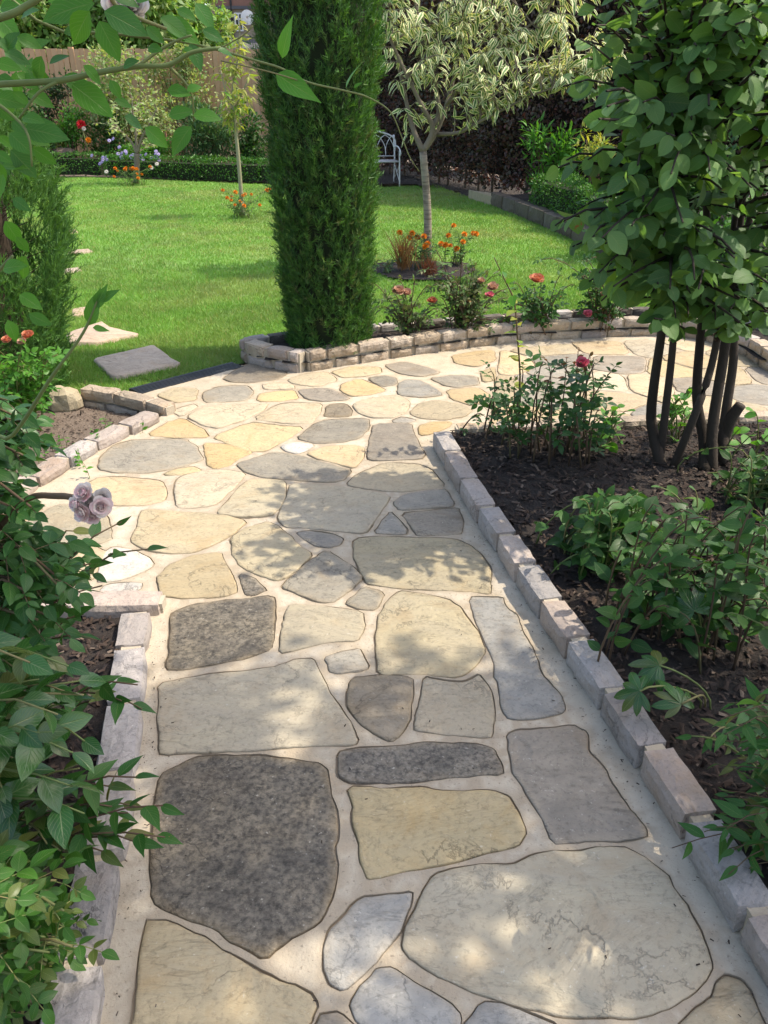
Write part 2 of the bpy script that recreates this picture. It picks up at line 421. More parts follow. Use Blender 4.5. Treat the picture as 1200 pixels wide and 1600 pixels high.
M['leaf_copper'] = leaf_mat('copper_leaf', [(.05, .035, .033), (.078, .046, .042), (.065, .07, .042), (.15, .058, .046), (.055, .055, .038), (.09, .052, .045)], .25, .35, 0, tcol=(2.4, 1.0, .7))
M['leaf_box'] = leaf_mat('box_leaf', [(.035, .085, .02), (.055, .12, .03), (.075, .15, .035)], .25, .4, 0)
M['leaf_conifer'] = leaf_mat('conifer_needle', [(.026, .062, .024), (.038, .085, .028), (.054, .115, .033), (.08, .15, .042), (.075, .095, .038)], .25, .55, 0)
M['leaf_juniper'] = leaf_mat('juniper_needle', [(.05, .10, .035), (.075, .135, .045), (.10, .17, .055), (.06, .12, .05)], .25, .55, 0)
M['leaf_dark'] = leaf_mat('dark_shrub_leaf', [(.02, .04, .022), (.035, .06, .03), (.05, .045, .03)], .2, .5, 0)
M['leaf_silver'] = leaf_mat('grey_green_leaf', [(.06, .10, .055), (.09, .13, .075), (.05, .085, .05)], .25, .55, 0)
M['leaf_red'] = leaf_mat('red_blade', [(.22, .05, .035), (.30, .09, .05), (.25, .14, .05)], .3, .5, 0, tcol=(1.5, .9, .6))
M['leaf_straw'] = leaf_mat('straw_blade', [(.30, .15, .06), (.38, .22, .09), (.25, .12, .05)], .3, .6, 0, tcol=(1.4, 1.0, .6))
M['leaf_auburn'] = leaf_mat('young_red_leaf', [(.14, .06, .03), (.18, .10, .04), (.12, .10, .04)], .35, .4, .3, tcol=(1.6, 1.0, .5))
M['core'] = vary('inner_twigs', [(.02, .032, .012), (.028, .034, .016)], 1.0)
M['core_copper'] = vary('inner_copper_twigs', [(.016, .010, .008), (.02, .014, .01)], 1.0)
M['brown_twig'] = vary('dead_brown_twigs', [(.05, .035, .022), (.11, .08, .05), (.03, .022, .016)], .95)
M['rose_blush'] = vary('blush_petal', [(.93, .83, .76), (.94, .90, .83), (.90, .62, .66), (.92, .78, .75)], .85, None, .4, .1)
M['rose_pink'] = vary('pink_petal', [(.72, .12, .2), (.8, .2, .28), (.75, .3, .34)], .6, None, .25, .2)
M['rose_coral'] = vary('coral_petal', [(.72, .2, .1), (.76, .3, .17), (.7, .35, .22)], .6, None, .25, .2)
M['rose_peach'] = vary('peach_petal', [(.62, .36, .24), (.66, .45, .33), (.5, .26, .18)], .7, None, .25, .2)
M['rose_white'] = vary('white_petal', [(.75, .72, .68), (.72, .64, .58)], .6, None, .25, .2)
M['marigold'] = vary('orange_petal', [(.75, .22, .012), (.80, .30, .02), (.7, .14, .012)], .6, None, .2, .2)
M['dahlia'] = vary('red_petal', [(.55, .012, .02), (.62, .03, .04)], .6, None, .2, .2)
M['aster'] = vary('violet_petal', [(.36, .28, .66), (.46, .38, .72), (.55, .5, .75)], .6, None, .2, .2)
M['grass'] = None

def grass_mat(name, blade):
    m, nt, nn, ln, b, out = nodes(name)
    v = objvec(nt, False)
    n1 = noise_(nt, v, .55, 4, .6, .5); n2 = noise_(nt, v, 2.2, 5, .65); n3 = noise_(nt, v, 40, 5, .7)
    c = mixc(nt, ramp(nt, n2, [(.3, 0.0), (.7, 1.0)]), (.135, .275, .055), (.21, .395, .085))
    c = mixc(nt, math_(nt, 'MULTIPLY', ramp(nt, n1, [(.5, 0.0), (.68, 1.0)]), .55), c, (.33, .36, .14))
    c = mixc(nt, math_(nt, 'MULTIPLY', ramp(nt, noise_(nt, v, .8, 5, .7, 1.0), [(.48, 0.0), (.66, 1.0)]), .6), c, (.17, .22, .085))
    if blade:
        at = nn.new('ShaderNodeAttribute'); at.attribute_name = 'rnd'
        c = mixc(nt, math_(nt, 'MULTIPLY', at.outputs['Fac'], .5), c, mixc(nt, 1.0, c, (.55, .62, .5), 'MULTIPLY'))
        c = mixc(nt, ramp(nt, at.outputs['Fac'], [(.93, 0.0), (.95, .8)]), c, (.34, .29, .13))
    else:
        c = mixc(nt, n3, mixc(nt, 1.0, c, (.55, .55, .5), 'MULTIPLY'), c)
    ln.new(c, b.inputs['Base Color']); b.inputs['Roughness'].default_value = .7
    b.inputs['Specular IOR Level'].default_value = .2
    if blade:
        t = nn.new('ShaderNodeBsdfTranslucent'); ln.new(mixc(nt, 1.0, c, (1.6, 1.5, .8), 'MULTIPLY'), t.inputs['Color'])
        mx = nn.new('ShaderNodeMixShader'); mx.inputs[0].default_value = .35
        ln.new(b.outputs[0], mx.inputs[1]); ln.new(t.outputs[0], mx.inputs[2]); ln.new(mx.outputs[0], out.inputs['Surface'])
    else: ln.new(bump(nt, n3, .8, .02), b.inputs['Normal'])
    return m
M['turf'] = grass_mat('turf', False)
M['grass'] = grass_mat('grass_blade', True)

# ------------------------------------------------------------------ templates
def leaf_t(w=.5, rows=6, peak=.42, fold=.18, curl=.12, tip=1.0, wav=0.0):
    """leaf along +Y of length 1, width w; three vertices a row"""
    V = []; U = []; F = []
    for i in range(rows + 1):
        t = i / rows
        if t <= peak: ww = math.sin(math.pi / 2 * (t / peak)) ** .75
        else: ww = math.cos(math.pi / 2 * ((t - peak) / (1 - peak))) ** tip
        hw = max(w / 2 * ww, .004)
        z = -curl * (t ** 2) * 1.4 + curl * .25 * t
        e = fold * hw + wav * math.sin(t * 15) * hw
        V += [(-hw, t, z + e), (0, t, z), (hw, t, z + e)]
        U += [(0.0, t), (.5, t), (1.0, t)]
    for i in range(rows):
        a = i * 3
        for j in (0, 1):
            F += [(a + j, a + j + 1, a + j + 4), (a + j, a + j + 4, a + j + 3)]
    return np.array(V), np.array(F), np.array(U)
T_ovate = leaf_t(.58, 7, .40, .22, .16, .95)
T_smoke = leaf_t(.70, 7, .48, .2, .16, .68)
T_round = leaf_t(.72, 7, .50, .16, .14, .6)
T_lance = leaf_t(.36, 7, .36, .25, .18, 1.1)
T_hast = leaf_t(.42, 7, .28, .22, .12, 1.25)
T_palm = leaf_t(.34, 7, .55, .2, .2, .7)
T_mid = leaf_t(.55, 3, .42, .2, .15)
T_midlance = leaf_t(.27, 3, .4, .2, .3)
T_far = (np.array([(-.3, .45, .05), (0, 0, 0), (.3, .45, .05), (0, 1, -.1)]), np.array([(1, 2, 0), (0, 2, 3)]), np.array([(0, .4), (.5, 0), (1, .4), (.5, 1)]))

def spray_t(k, spread, length, wid, seed):
    r = random.Random(seed); V = []; F = []; U = []
    def tri(p, d, l, w):
        d = d.normalized(); s = d.cross(Vector((r.uniform(-1, 1), r.uniform(-1, 1), r.uniform(-1, 1)))).normalized() * w
        n = len(V); V.extend([tuple(p - s), tuple(p + s), tuple(p + d * l)]); F.append((n, n + 1, n + 2)); U.extend([(0, 0), (1, 0), (.5, 1)])
    for i in range(k):
        t = i / k
        p = Vector((0, t * .75, .10 * t * t))
        a = r.uniform(0, 6.28)
        tri(p, Vector((math.cos(a) * spread, .9, math.sin(a) * spread * .7)), length * (1.1 - .5 * t), wid)
    return np.array(V), np.array(F), np.array(U)
SPRAYS = [spray_t(13, .75, .42, .028, s) for s in range(4)]
WISPS = [spray_t(15, .5, .3, .02, s + 20) for s in range(4)]

def frames(D, Nn):
    D = np.asarray(D, float); Nn = np.asarray(Nn, float)
    y = D / np.maximum(np.linalg.norm(D, axis=1, keepdims=True), 1e-9)
    z = Nn - (Nn * y).sum(1, keepdims=True) * y
    bad = np.linalg.norm(z, axis=1) < 1e-4
    z[bad] = np.array((0.3, 0.4, 0.2)); z = z - (z * y).sum(1, keepdims=True) * y
    z /= np.maximum(np.linalg.norm(z, axis=1, keepdims=True), 1e-9)
    x = np.cross(y, z)
    return np.stack([x, y, z], axis=2)

# ------------------------------------------------------------------ 2-D helpers
def inside(p, poly):
    x, y = p[0], p[1]; c = False; j = len(poly) - 1
    for i in range(len(poly)):
        a, b = poly[i], poly[j]
        if (a[1] > y) != (b[1] > y) and x < (b[0] - a[0]) * (y - a[1]) / (b[1] - a[1]) + a[0]: c = not c
        j = i
    return c
def inside_np(X, Y, poly):
    c = np.zeros(X.shape, bool); j = len(poly) - 1
    for i in range(len(poly)):
        a, b = poly[i], poly[j]
        cond = ((a[1] > Y) != (b[1] > Y))
        xi = (b[0] - a[0]) * (Y - a[1]) / ((b[1] - a[1]) if b[1] != a[1] else 1e-9) + a[0]
        c ^= cond & (X < xi); j = i
    return c
def area(p): return .5 * sum(p[i - 1][0] * p[i][1] - p[i][0] * p[i - 1][1] for i in range(len(p)))
def chaikin(p, q=.16):
    o = []
    for i in range(len(p)):
        a, b = p[i], p[(i + 1) % len(p)]
        o += [((1 - q) * a[0] + q * b[0], (1 - q) * a[1] + q * b[1]), (q * a[0] + (1 - q) * b[0], q * a[1] + (1 - q) * b[1])]
    return o
def resample(p, step, closed=True):
    o = []
    n = len(p) if closed else len(p) - 1
    for i in range(n):
        a, b = p[i], p[(i + 1) % len(p)]
        L = math.hypot(b[0] - a[0], b[1] - a[1]); k = max(1, int(round(L / step)))
        for j in range(k): o.append((a[0] + (b[0] - a[0]) * j / k, a[1] + (b[1] - a[1]) * j / k))
    if not closed: o.append(tuple(p[-1][:2]))
    return o
def offset(p, d):
    """move a counter-clockwise ring inwards by d"""
    o = []; n = len(p)
    for i in range(n):
        a, b, c = p[i - 1], p[i], p[(i + 1) % n]
        tx, ty = c[0] - a[0], c[1] - a[1]; L = math.hypot(tx, ty) or 1
        o.append((b[0] - ty / L * d, b[1] + tx / L * d))
    return o
def inset(p, d):
    """inward offset that shrinks its step where the ring would fold over itself"""
    A_ = np.array(p); o = []
    nrm_ = np.array(offset(p, 1.0)) - A_
    for i in range(len(p)):
        f = 1.0
        for f in (1.0, .7, .45, .25, .1):
            q = A_[i] + nrm_[i] * d * f
            if np.min(np.hypot(A_[:, 0] - q[0], A_[:, 1] - q[1])) >= d * f * .93: break
        o.append(A_[i] + nrm_[i] * d * f)
    o = np.array(o)
    for _ in range(2): o = o * .5 + (np.roll(o, 1, 0) + np.roll(o, -1, 0)) * .25
    return [tuple(x) for x in o]
def clip_half(poly, px, py, nx, ny):
    """keep the side where (q-p).n <= 0"""
    o = []
    for i in range(len(poly)):
        a, b = poly[i - 1], poly[i]
        da = (a[0] - px) * nx + (a[1] - py) * ny; db = (b[0] - px) * nx + (b[1] - py) * ny
        if (da <= 0) != (db <= 0):
            t = da / (da - db); o.append((a[0] + (b[0] - a[0]) * t, a[1] + (b[1] - a[1]) * t))
        if db <= 0: o.append(b)
    return o
def curve(pts, n=8):
    """Catmull-Rom through points"""
    pts = [Vector(p) for p in pts]
    if len(pts) < 3: return pts
    o = []
    ext = [pts[0] * 2 - pts[1]] + pts + [pts[-1] * 2 - pts[-2]]
    for i in range(1, len(ext) - 2):
        a, b, c, d = ext[i - 1:i + 3]
        for k in range(n):
            t = k / n
            o.append(.5 * ((2 * b) + (c - a) * t + (2 * a - 5 * b + 4 * c - d) * t * t + (3 * b - a - 3 * c + d) * t ** 3))
    o.append(pts[-1]); return o

# ================================================================== SETTING
# ground under everything
g = Geo(); g.add([(-120, -60, -.25), (120, -60, -.25), (120, 160, -.25), (-120, 160, -.25)], [(0, 1, 2), (0, 2, 3)])
tag(g.build('ground', M['dry_soil']), kind='structure')

PLANTER_FRONT = [(-.877, 5.04), (-.553, 4.87), (-.294, 5.0), (0, 5.148), (.44, 5.35), (.92, 5.55), (1.39, 5.65), (1.93, 5.72), (2.29, 5.64), (2.44, 5.25), (2.47, 4.8), (2.72, 4.35), (3.2, 4.0)]
PLANTER_BACK = [(-.95, 5.26), (-.7, 5.40), (-.18, 5.56), (.47, 5.78), (1.2, 5.98), (1.9, 6.12), (2.5, 6.05), (2.85, 5.6), (2.9, 5.0)]

# ---- paving: outlines measured off the photograph, laid flat on the ground
STONES = []          # (material, ring)
def trace(ox, oy, s, mat, pts):
    STONES.append((mat, [G(ox + x / s, oy + y / s)[:2] for x, y in pts]))
A = (150, 1150, 2); B = (600, 1050, 2); C = (200, 880, 2); D = (150, 560, 2); E7 = (700, 650, 2.4); Z = (0, 0, 1); L1 = (0, 650, 2.667)
trace(*A, 'dark', [(215, 110), (330, 62), (480, 58), (620, 75), (700, 90), (722, 110), (740, 200), (765, 300), (748, 350), (755, 440), (735, 520), (690, 590), (600, 640), (530, 688), (440, 650), (350, 590), (240, 552), (172, 520), (172, 400), (180, 230), (190, 150)])
trace(*A, 'tan', [(150, 580), (210, 575), (270, 590), (380, 660), (500, 730), (620, 775), (665, 800), (685, 840), (675, 880), (650, 930), (610, 1060), (100, 1060), (125, 850)])
trace(*A, 'blue', [(828, 500), (900, 495), (985, 490), (988, 520), (950, 600), (900, 670), (840, 740), (775, 795), (740, 770), (715, 720), (712, 660), (730, 610), (780, 560)])
trace(*A, 'blue', [(790, 840), (830, 780), (880, 725), (920, 725), (1000, 775), (1100, 835), (1138, 870), (1130, 940), (1000, 960), (850, 920), (800, 880)])
trace(*A, 'mauve', [(690, 880), (760, 868), (830, 925), (850, 1040), (650, 1060)])
trace(*B, 'blue', [(240, 1105), (300, 1032), (380, 1040), (470, 1070), (540, 1105), (600, 1200), (260, 1200)])
trace(*B, 'olive', [(150, 640), (250, 610), (400, 600), (450, 580), (520, 560), (600, 565), (680, 548), (740, 543), (800, 575), (880, 630), (900, 680), (950, 740), (1000, 820), (1020, 920), (1000, 960), (940, 1020), (880, 1055), (800, 1075), (660, 1080), (550, 1070), (430, 1045), (330, 1020), (220, 970), (130, 930), (80, 900), (55, 860), (65, 800), (100, 750), (120, 690)])
trace(*B, 'tan', [(920, 1110), (970, 1050), (1020, 1010), (1040, 965), (1070, 950), (1110, 960), (1145, 1000), (1170, 1060), (1190, 1110), (1190, 1220), (940, 1220)])
trace(*B, 'mauve', [(390, 195), (420, 180), (500, 175), (590, 165), (640, 190), (640, 250), (690, 300), (730, 380), (780, 440), (818, 490), (815, 515), (740, 520), (640, 530), (540, 540), (515, 515), (490, 450), (440, 370), (400, 310), (388, 250)])
trace(*Z, 'tan', [(542, 1231), (600, 1231), (650, 1232), (680, 1236), (730, 1235), (770, 1236), (795, 1245), (807, 1265), (819, 1300), (810, 1320), (765, 1332), (720, 1345), (665, 1355), (600, 1370), (575, 1372), (567, 1355), (557, 1300), (550, 1265)])
trace(*C, 'dark', [(660, 590), (700, 580), (850, 568), (1000, 560), (1100, 565), (1140, 580), (1165, 630), (1168, 660), (1050, 668), (900, 680), (770, 685), (680, 680), (655, 660)])
trace(*C, 'tan', [(920, 355), (1000, 370), (1060, 372), (1100, 345), (1130, 390), (1142, 430), (1145, 545), (1080, 540), (980, 530), (895, 525), (893, 500), (910, 420)])
trace(*C, 'mauve', [(700, 355), (780, 352), (885, 355), (886, 420), (880, 480), (850, 540), (825, 557), (780, 535), (720, 500), (690, 450), (685, 410)])
trace(*C, 'olive', [(98, 375), (200, 355), (300, 345), (450, 325), (530, 300), (575, 298), (600, 340), (640, 420), (700, 510), (720, 545), (710, 565), (650, 570), (500, 575), (350, 585), (220, 590), (130, 595), (98, 590), (95, 480)])
trace(*C, 'grey', [(615, 295), (660, 280), (720, 268), (735, 290), (752, 325), (720, 335), (660, 345), (625, 340)])
trace(*C, 'dark', [(130, 160), (200, 130), (320, 115), (450, 102), (462, 140), (455, 220), (445, 270), (380, 295), (250, 320), (160, 335), (122, 330), (130, 250)])
trace(*C, 'olive', [(505, 128), (600, 135), (735, 155), (740, 200), (715, 245), (620, 250), (550, 262), (470, 282), (475, 220), (490, 160)])
trace(*C, 'olive', [(850, 85), (900, 92), (1000, 110), (1040, 140), (1060, 170), (1100, 220), (1120, 270), (1090, 310), (1050, 350), (1010, 355), (900, 345), (800, 350), (778, 335), (775, 240), (780, 170), (810, 120)])
trace(*E7, 'blue', [(75, 680), (200, 675), (220, 720), (260, 750), (290, 830), (330, 890), (345, 970), (400, 1020), (430, 1060), (440, 1110), (340, 1135), (230, 1140), (205, 1110), (190, 1020), (160, 880), (110, 780)])
trace(*C, 'grey', [(690, 115), (735, 75), (805, 95), (775, 148), (720, 145), (680, 130)])
trace(*D, 'grey', [(720, 598), (800, 650), (835, 685), (800, 720), (750, 760), (710, 765), (640, 740), (585, 715), (600, 690), (660, 640)])
trace(*D, 'dark', [(450, 675), (490, 685), (533, 722), (500, 738), (465, 740), (455, 710)])
trace(*D, 'olive', [(540, 510), (590, 540), (640, 590), (672, 612), (650, 640), (600, 680), (565, 695), (510, 680), (450, 650), (425, 610), (420, 560), (470, 530)])
trace(*D, 'tan', [(190, 690), (220, 650), (290, 620), (390, 605), (410, 650), (435, 695), (440, 730), (400, 745), (300, 750), (205, 740)])
trace(*D, 'tan', [(145, 470), (280, 480), (400, 490), (470, 508), (440, 540), (370, 580), (310, 608), (220, 610), (150, 595), (105, 570), (130, 520)])
trace(*Z, 'olive', [(555, 842), (600, 838), (650, 840), (710, 842), (735, 852), (752, 868), (765, 885), (767, 915), (765, 927), (733, 925), (700, 923), (650, 921), (600, 917), (575, 912), (562, 890), (552, 865)])
trace(*D, 'grey', [(625, 545), (660, 538), (740, 550), (772, 565), (765, 582), (730, 590), (690, 585), (650, 565)])
trace(*D, 'grey', [(870, 545), (900, 500), (920, 480), (940, 500), (975, 545), (930, 548)])
trace(*D, 'mauve', [(955, 485), (1050, 475), (1130, 465), (1145, 500), (1150, 545), (1080, 555), (1010, 555), (985, 530)])
trace(*D, 'grey', [(925, 450), (960, 425), (1050, 412), (1095, 410), (1120, 450), (1110, 462), (1030, 470), (950, 475)])
trace(*D, 'olive', [(610, 392), (700, 395), (800, 405), (920, 428), (900, 460), (870, 510), (840, 545), (750, 540), (660, 530), (590, 525), (568, 495), (590, 440)])
trace(*D, 'olive', [(480, 380), (540, 378), (595, 385), (590, 430), (575, 470), (545, 490), (450, 495), (375, 485), (410, 450), (440, 410)])
trace(*D, 'tan', [(340, 352), (400, 350), (465, 358), (440, 395), (400, 430), (370, 455), (310, 465), (255, 465), (248, 410), (255, 372)])
trace(*D, 'honey', [(10, 372), (100, 370), (210, 382), (222, 420), (215, 445), (140, 460), (60, 458), (0, 450), (-40, 440), (-30, 395)])
trace(*D, 'grey', [(60, 270), (120, 255), (280, 252), (310, 275), (335, 315), (260, 340), (150, 358), (60, 356), (10, 345), (15, 310)])
trace(*D, 'tan', [(240, 350), (300, 338), (330, 350), (270, 363), (215, 362)])
trace(*D, 'honey', [(335, 265), (400, 268), (490, 292), (450, 310), (410, 335), (375, 345), (350, 330), (345, 300)])
trace(*D, 'grey', [(440, 330), (560, 292), (650, 308), (750, 338), (795, 350), (775, 380), (740, 386), (620, 380), (520, 372), (470, 355)])
trace(*D, 'white', [(580, 275), (630, 262), (680, 270), (660, 287), (630, 298), (595, 290)])
trace(*D, 'honey', [(660, 298), (720, 275), (800, 272), (835, 280), (835, 310), (805, 342), (750, 328), (690, 312)])
trace(*D, 'grey', [(630, 250), (680, 205), (720, 192), (850, 188), (852, 220), (820, 250), (760, 263), (690, 266)])
trace(*D, 'mauve', [(870, 205), (980, 203), (1000, 250), (1030, 310), (940, 318), (855, 318), (850, 290), (862, 240)])
trace(*D, 'tan', [(815, 365), (900, 328), (1000, 328), (1040, 345), (1090, 398), (1030, 408), (940, 415), (830, 405), (785, 393)])
trace(*D, 'tan', [(365, 245), (480, 200), (560, 208), (650, 215), (600, 250), (530, 288), (480, 290), (420, 270)])
trace(*D, 'tan', [(490, 190), (570, 142), (640, 138), (705, 142), (695, 175), (670, 204), (600, 202)])
trace(*D, 'tan', [(285, 180), (350, 150), (540, 140), (520, 163), (460, 193), (380, 218), (340, 212)])
trace(*D, 'honey', [(160, 240), (220, 202), (270, 187), (330, 220), (350, 245), (260, 248)])
trace(*D, 'grey', [(335, 105), (390, 88), (470, 85), (492, 105), (470, 130), (400, 136), (340, 136)])
trace(*D, 'honey', [(510, 112), (560, 103), (620, 101), (630, 125), (580, 134), (505, 134)])
trace(*D, 'mauve', [(725, 145), (780, 142), (800, 165), (795, 180), (740, 182), (715, 180)])
trace(*D, 'mauve', [(630, 99), (720, 92), (760, 107), (790, 128), (720, 134), (660, 127)])
trace(*D, 'tan', [(803, 145), (850, 127), (940, 114), (980, 135), (970, 165), (930, 187), (860, 185), (820, 170)])
trace(*D, 'honey', [(770, 82), (820, 64), (870, 82), (905, 100), (850, 114), (800, 118), (765, 100)])
trace(*D, 'blue', [(945, 80), (970, 67), (1020, 72), (1085, 113), (1020, 122), (945, 116)])
trace(*D, 'grey', [(930, 194), (960, 184), (1000, 193), (970, 202), (935, 202)])
trace(*D, 'tan', [(980, 170), (1010, 142), (1060, 132), (1130, 142), (1175, 160), (1150, 182), (1080, 192), (1010, 187)])
trace(*D, 'grey', [(850, 62), (900, 53), (938, 62), (938, 80), (895, 88)])
trace(*D, 'mauve', [(900, 22), (960, 11), (1040, 30), (1075, 45), (1010, 58), (950, 48)])
trace(*D, 'grey', [(1045, 62), (1120, 53), (1190, 57), (1196, 82), (1130, 92), (1085, 83)])
trace(*D, 'tan', [(600, 68), (650, 48), (720, 43), (755, 68), (690, 88), (620, 80)])
trace(*D, 'mauve', [(400, 62), (450, 28), (490, 12), (560, 27), (600, 46), (560, 68), (480, 76), (425, 72)])
trace(*D, 'tan', [(190, 115), (250, 92), (318, 96), (310, 130), (250, 138)])
trace(*D, 'honey', [(520, 82), (560, 74), (615, 86), (618, 95), (530, 97)])
trace(*D, 'tan', [(735, 42), (800, 26), (885, 27), (890, 45), (830, 56), (770, 60)])
trace(*D, 'tan', [(235, 165), (300, 143), (315, 150), (265, 180)])
trace(*D, 'honey', [(1010, 210), (1030, 205), (1050, 200), (1110, 198), (1100, 215), (1045, 235), (1015, 240)])
trace(*D, 'honey', [(1095, 100), (1190, 92), (1230, 115), (1180, 148), (1110, 128)])
trace(*L1, 'white', [(400, 690), (430, 575), (470, 545), (560, 560), (620, 590), (640, 620), (600, 650), (480, 690)])
trace(*L1, 'white', [(410, 735), (440, 705), (590, 693), (580, 728), (480, 745)])

trace(*Z, 'honey', [(706, 556), (740, 550), (770, 547), (774, 562), (745, 573), (712, 568)])
trace(*Z, 'tan', [(752, 581), (772, 574), (774, 592), (756, 598)])
def voronoi(region, n, mats, gap=.014, seed=3):
    r = random.Random(seed)
    xs = [p[0] for p in region]; ys = [p[1] for p in region]
    pts = []
    while len(pts) < n:
        best = None
        for _ in range(25):
            q = (r.uniform(min(xs), max(xs)), r.uniform(min(ys), max(ys)))
            if not inside(q, region): continue
            d = min([math.hypot(q[0] - p[0], q[1] - p[1]) for p in pts] or [9])
            if best is None or d > best[0]: best = (d, q)
        if best: pts.append(best[1])
    for i, p in enumerate(pts):
        cell = list(region)
        for k in range(len(region)):
            a, b = region[k], region[(k + 1) % len(region)]
            L = math.hypot(b[0] - a[0], b[1] - a[1]); nx, ny = (b[1] - a[1]) / L, -(b[0] - a[0]) / L
            cell = clip_half(cell, a[0] - nx * gap, a[1] - ny * gap, nx, ny)
        for j, q in enumerate(pts):
            if j == i: continue
            dx, dy = q[0] - p[0], q[1] - p[1]; L = math.hypot(dx, dy)
            mx, my = (p[0] + q[0]) / 2 - dx / L * gap, (p[1] + q[1]) / 2 - dy / L * gap
            cell = clip_half(cell, mx, my, dx / L, dy / L)
            if len(cell) < 3: break
        if len(cell) >= 3 and abs(area(cell)) > .012:
            STONES.append((mats[r.randrange(len(mats))], [(x + r.uniform(-.008, .008), y + r.uniform(-.008, .008)) for x, y in cell]))
def ccw(p): return p if area(p) > 0 else p[::-1]
voronoi(ccw([(.80, 5.36), (1.4, 5.57), (1.95, 5.64), (2.34, 5.55), (2.95, 4.12), (.56, 3.96)]), 30, ['tan', 'honey', 'tan', 'mauve', 'honey', 'grey', 'tan'])
voronoi(ccw([(-1.62, 3.05), (-1.40, 3.2), (-1.17, 2.98), (-1.07, 2.72), (-1.06, 2.40), (-2.6, 2.38), (-2.6, 3.0)]), 12, ['tan', 'honey', 'tan', 'olive'], seed=5)

path_outline = [G(*p)[:2] for p in [(262, 950), (245, 1020), (222, 1200), (200, 1410), (160, 1600), (140, 1750), (1240, 1750), (1140, 1440), (880, 1050), (672, 690)]]
PATH_POLY = [(-.84, 2.27), (-.838, 2.2), (-.805, 2.0), (-.745, 1.72), (-.69, 1.42), (-.655, 1.22), (-.62, .98), (-.595, .8), (-.55, .4), (-.5, -.4), (1.04, -.4), (.95, .2), (.86, .70), (.80, 1.03), (.755, 1.30), (.715, 1.523), (.665, 1.756), (.62, 1.97), (.52, 2.42), (.43, 2.87), (.35, 3.30), (.285, 3.70), (.30, 3.80), (1.4, 3.92), (3.3, 4.05), (3.25, 4.12), (2.72, 4.4), (2.52, 4.8), (2.48, 5.25), (2.32, 5.68), (1.93, 5.77), (1.39, 5.70), (.92, 5.60), (.44, 5.40), (0, 5.2), (-.294, 5.05), (-.553, 4.92), (-.80, 5.06), (-.95, 5.03), (-1.47, 4.49), (-1.22, 4.15), (-1.265, 4.06), (-1.46, 3.68), (-1.60, 3.30), (-1.68, 2.95), (-1.78, 2.68), (-3.0, 2.63), (-3.0, 2.27)]

path_stone = []
rings = []
for mat, ring in STONES:
    ring = ccw([(p[0], p[1]) for p in ring])
    ring = chaikin(ring, .14)
    gy_ = sum(p[1] for p in ring) / len(ring)
    ring = resample(ring, .022)
    ring = offset(ring, -.002 if gy_ < 2.3 else (-.003 if gy_ < 3.2 else -.007))
    o = []
    for (x, y) in ring:
        q = Vector((x * 14, y * 14, 3.1)); dn = noise.noise_vector(q) * .007 + noise.noise_vector(q * 4) * .0038
        o.append((x + dn.x, y + dn.y))
    rings.append((mat, o))

# mortar sheet with the stones cut out of it
vv = []; faces_in = []
def addring(r):
    s = len(vv); vv.extend([Vector(p) for p in r]); faces_in.append(list(range(s, len(vv))))
outer = resample(ccw(PATH_POLY), .15)
addring(outer)
def groove(r): return [(x + nx_ * (.0008 + .0095 * abs(noise.noise(Vector((x * 6, y * 6, 2))))), y + ny_ * (.0008 + .0095 * abs(noise.noise(Vector((x * 6, y * 6, 2)))))) for (x, y), nx_, ny_ in [(p, q[0] - p[0], q[1] - p[1]) for p, q in zip(r, offset(r, -1.0))]]
GR = [groove(r) for _, r in rings]
for q in GR: addring(q)
nring = len(vv)
xs_ = np.arange(-3.0, 3.3, .034); ys_ = np.arange(-.4, 5.8, .034)
GX, GY = np.meshgrid(xs_, ys_); GX = GX.ravel() + rng.uniform(-.01, .01, GX.size); GY = GY.ravel() + rng.uniform(-.01, .01, GY.size)
ok = inside_np(GX, GY, outer)
for q in GR:
    bb = np.array(q); m_ = ok & (GX > bb[:, 0].min()) & (GX < bb[:, 0].max()) & (GY > bb[:, 1].min()) & (GY < bb[:, 1].max())
    ii = np.where(m_)[0]; ok[ii] &= ~inside_np(GX[ii], GY[ii], offset(q, -.006))
vv.extend([Vector((x, y)) for x, y in zip(GX[ok], GY[ok])])
cv, ce, cf, ov, oe, of = geometry.delaunay_2d_cdt(vv, [], faces_in, 0, 1e-5)
g = Geo()
Vm = [(p.x, p.y, .004 * noise.noise(Vector((p.x * 6, p.y * 6, 0))) + .0015 * noise.noise(Vector((p.x * 23, p.y * 23, 3))) - .001) for p in cv]
edge = [0.0 if (len(s_) and (s_[0] < len(outer) or s_[0] >= nring)) else .8 for s_ in ov]
F3 = []
for f, src in zip(cf, of):
    if list(src) == [0]:
        for k in range(1, len(f) - 1): F3.append((f[0], f[k], f[k + 1]))
g.add(Vm, F3, None, 0, edge)
for q in GR:          # walls of each cut-out
    n = len(q)
    V = [(x, y, 0) for x, y in q] + [(x, y, -.012) for x, y in q]
    F = []
    for i in range(n):
        j = (i + 1) % n; F += [(i, j, n + j), (i, n + j, n + i)]
    g.add(V, F, None, 0, [.9] * (2 * n))
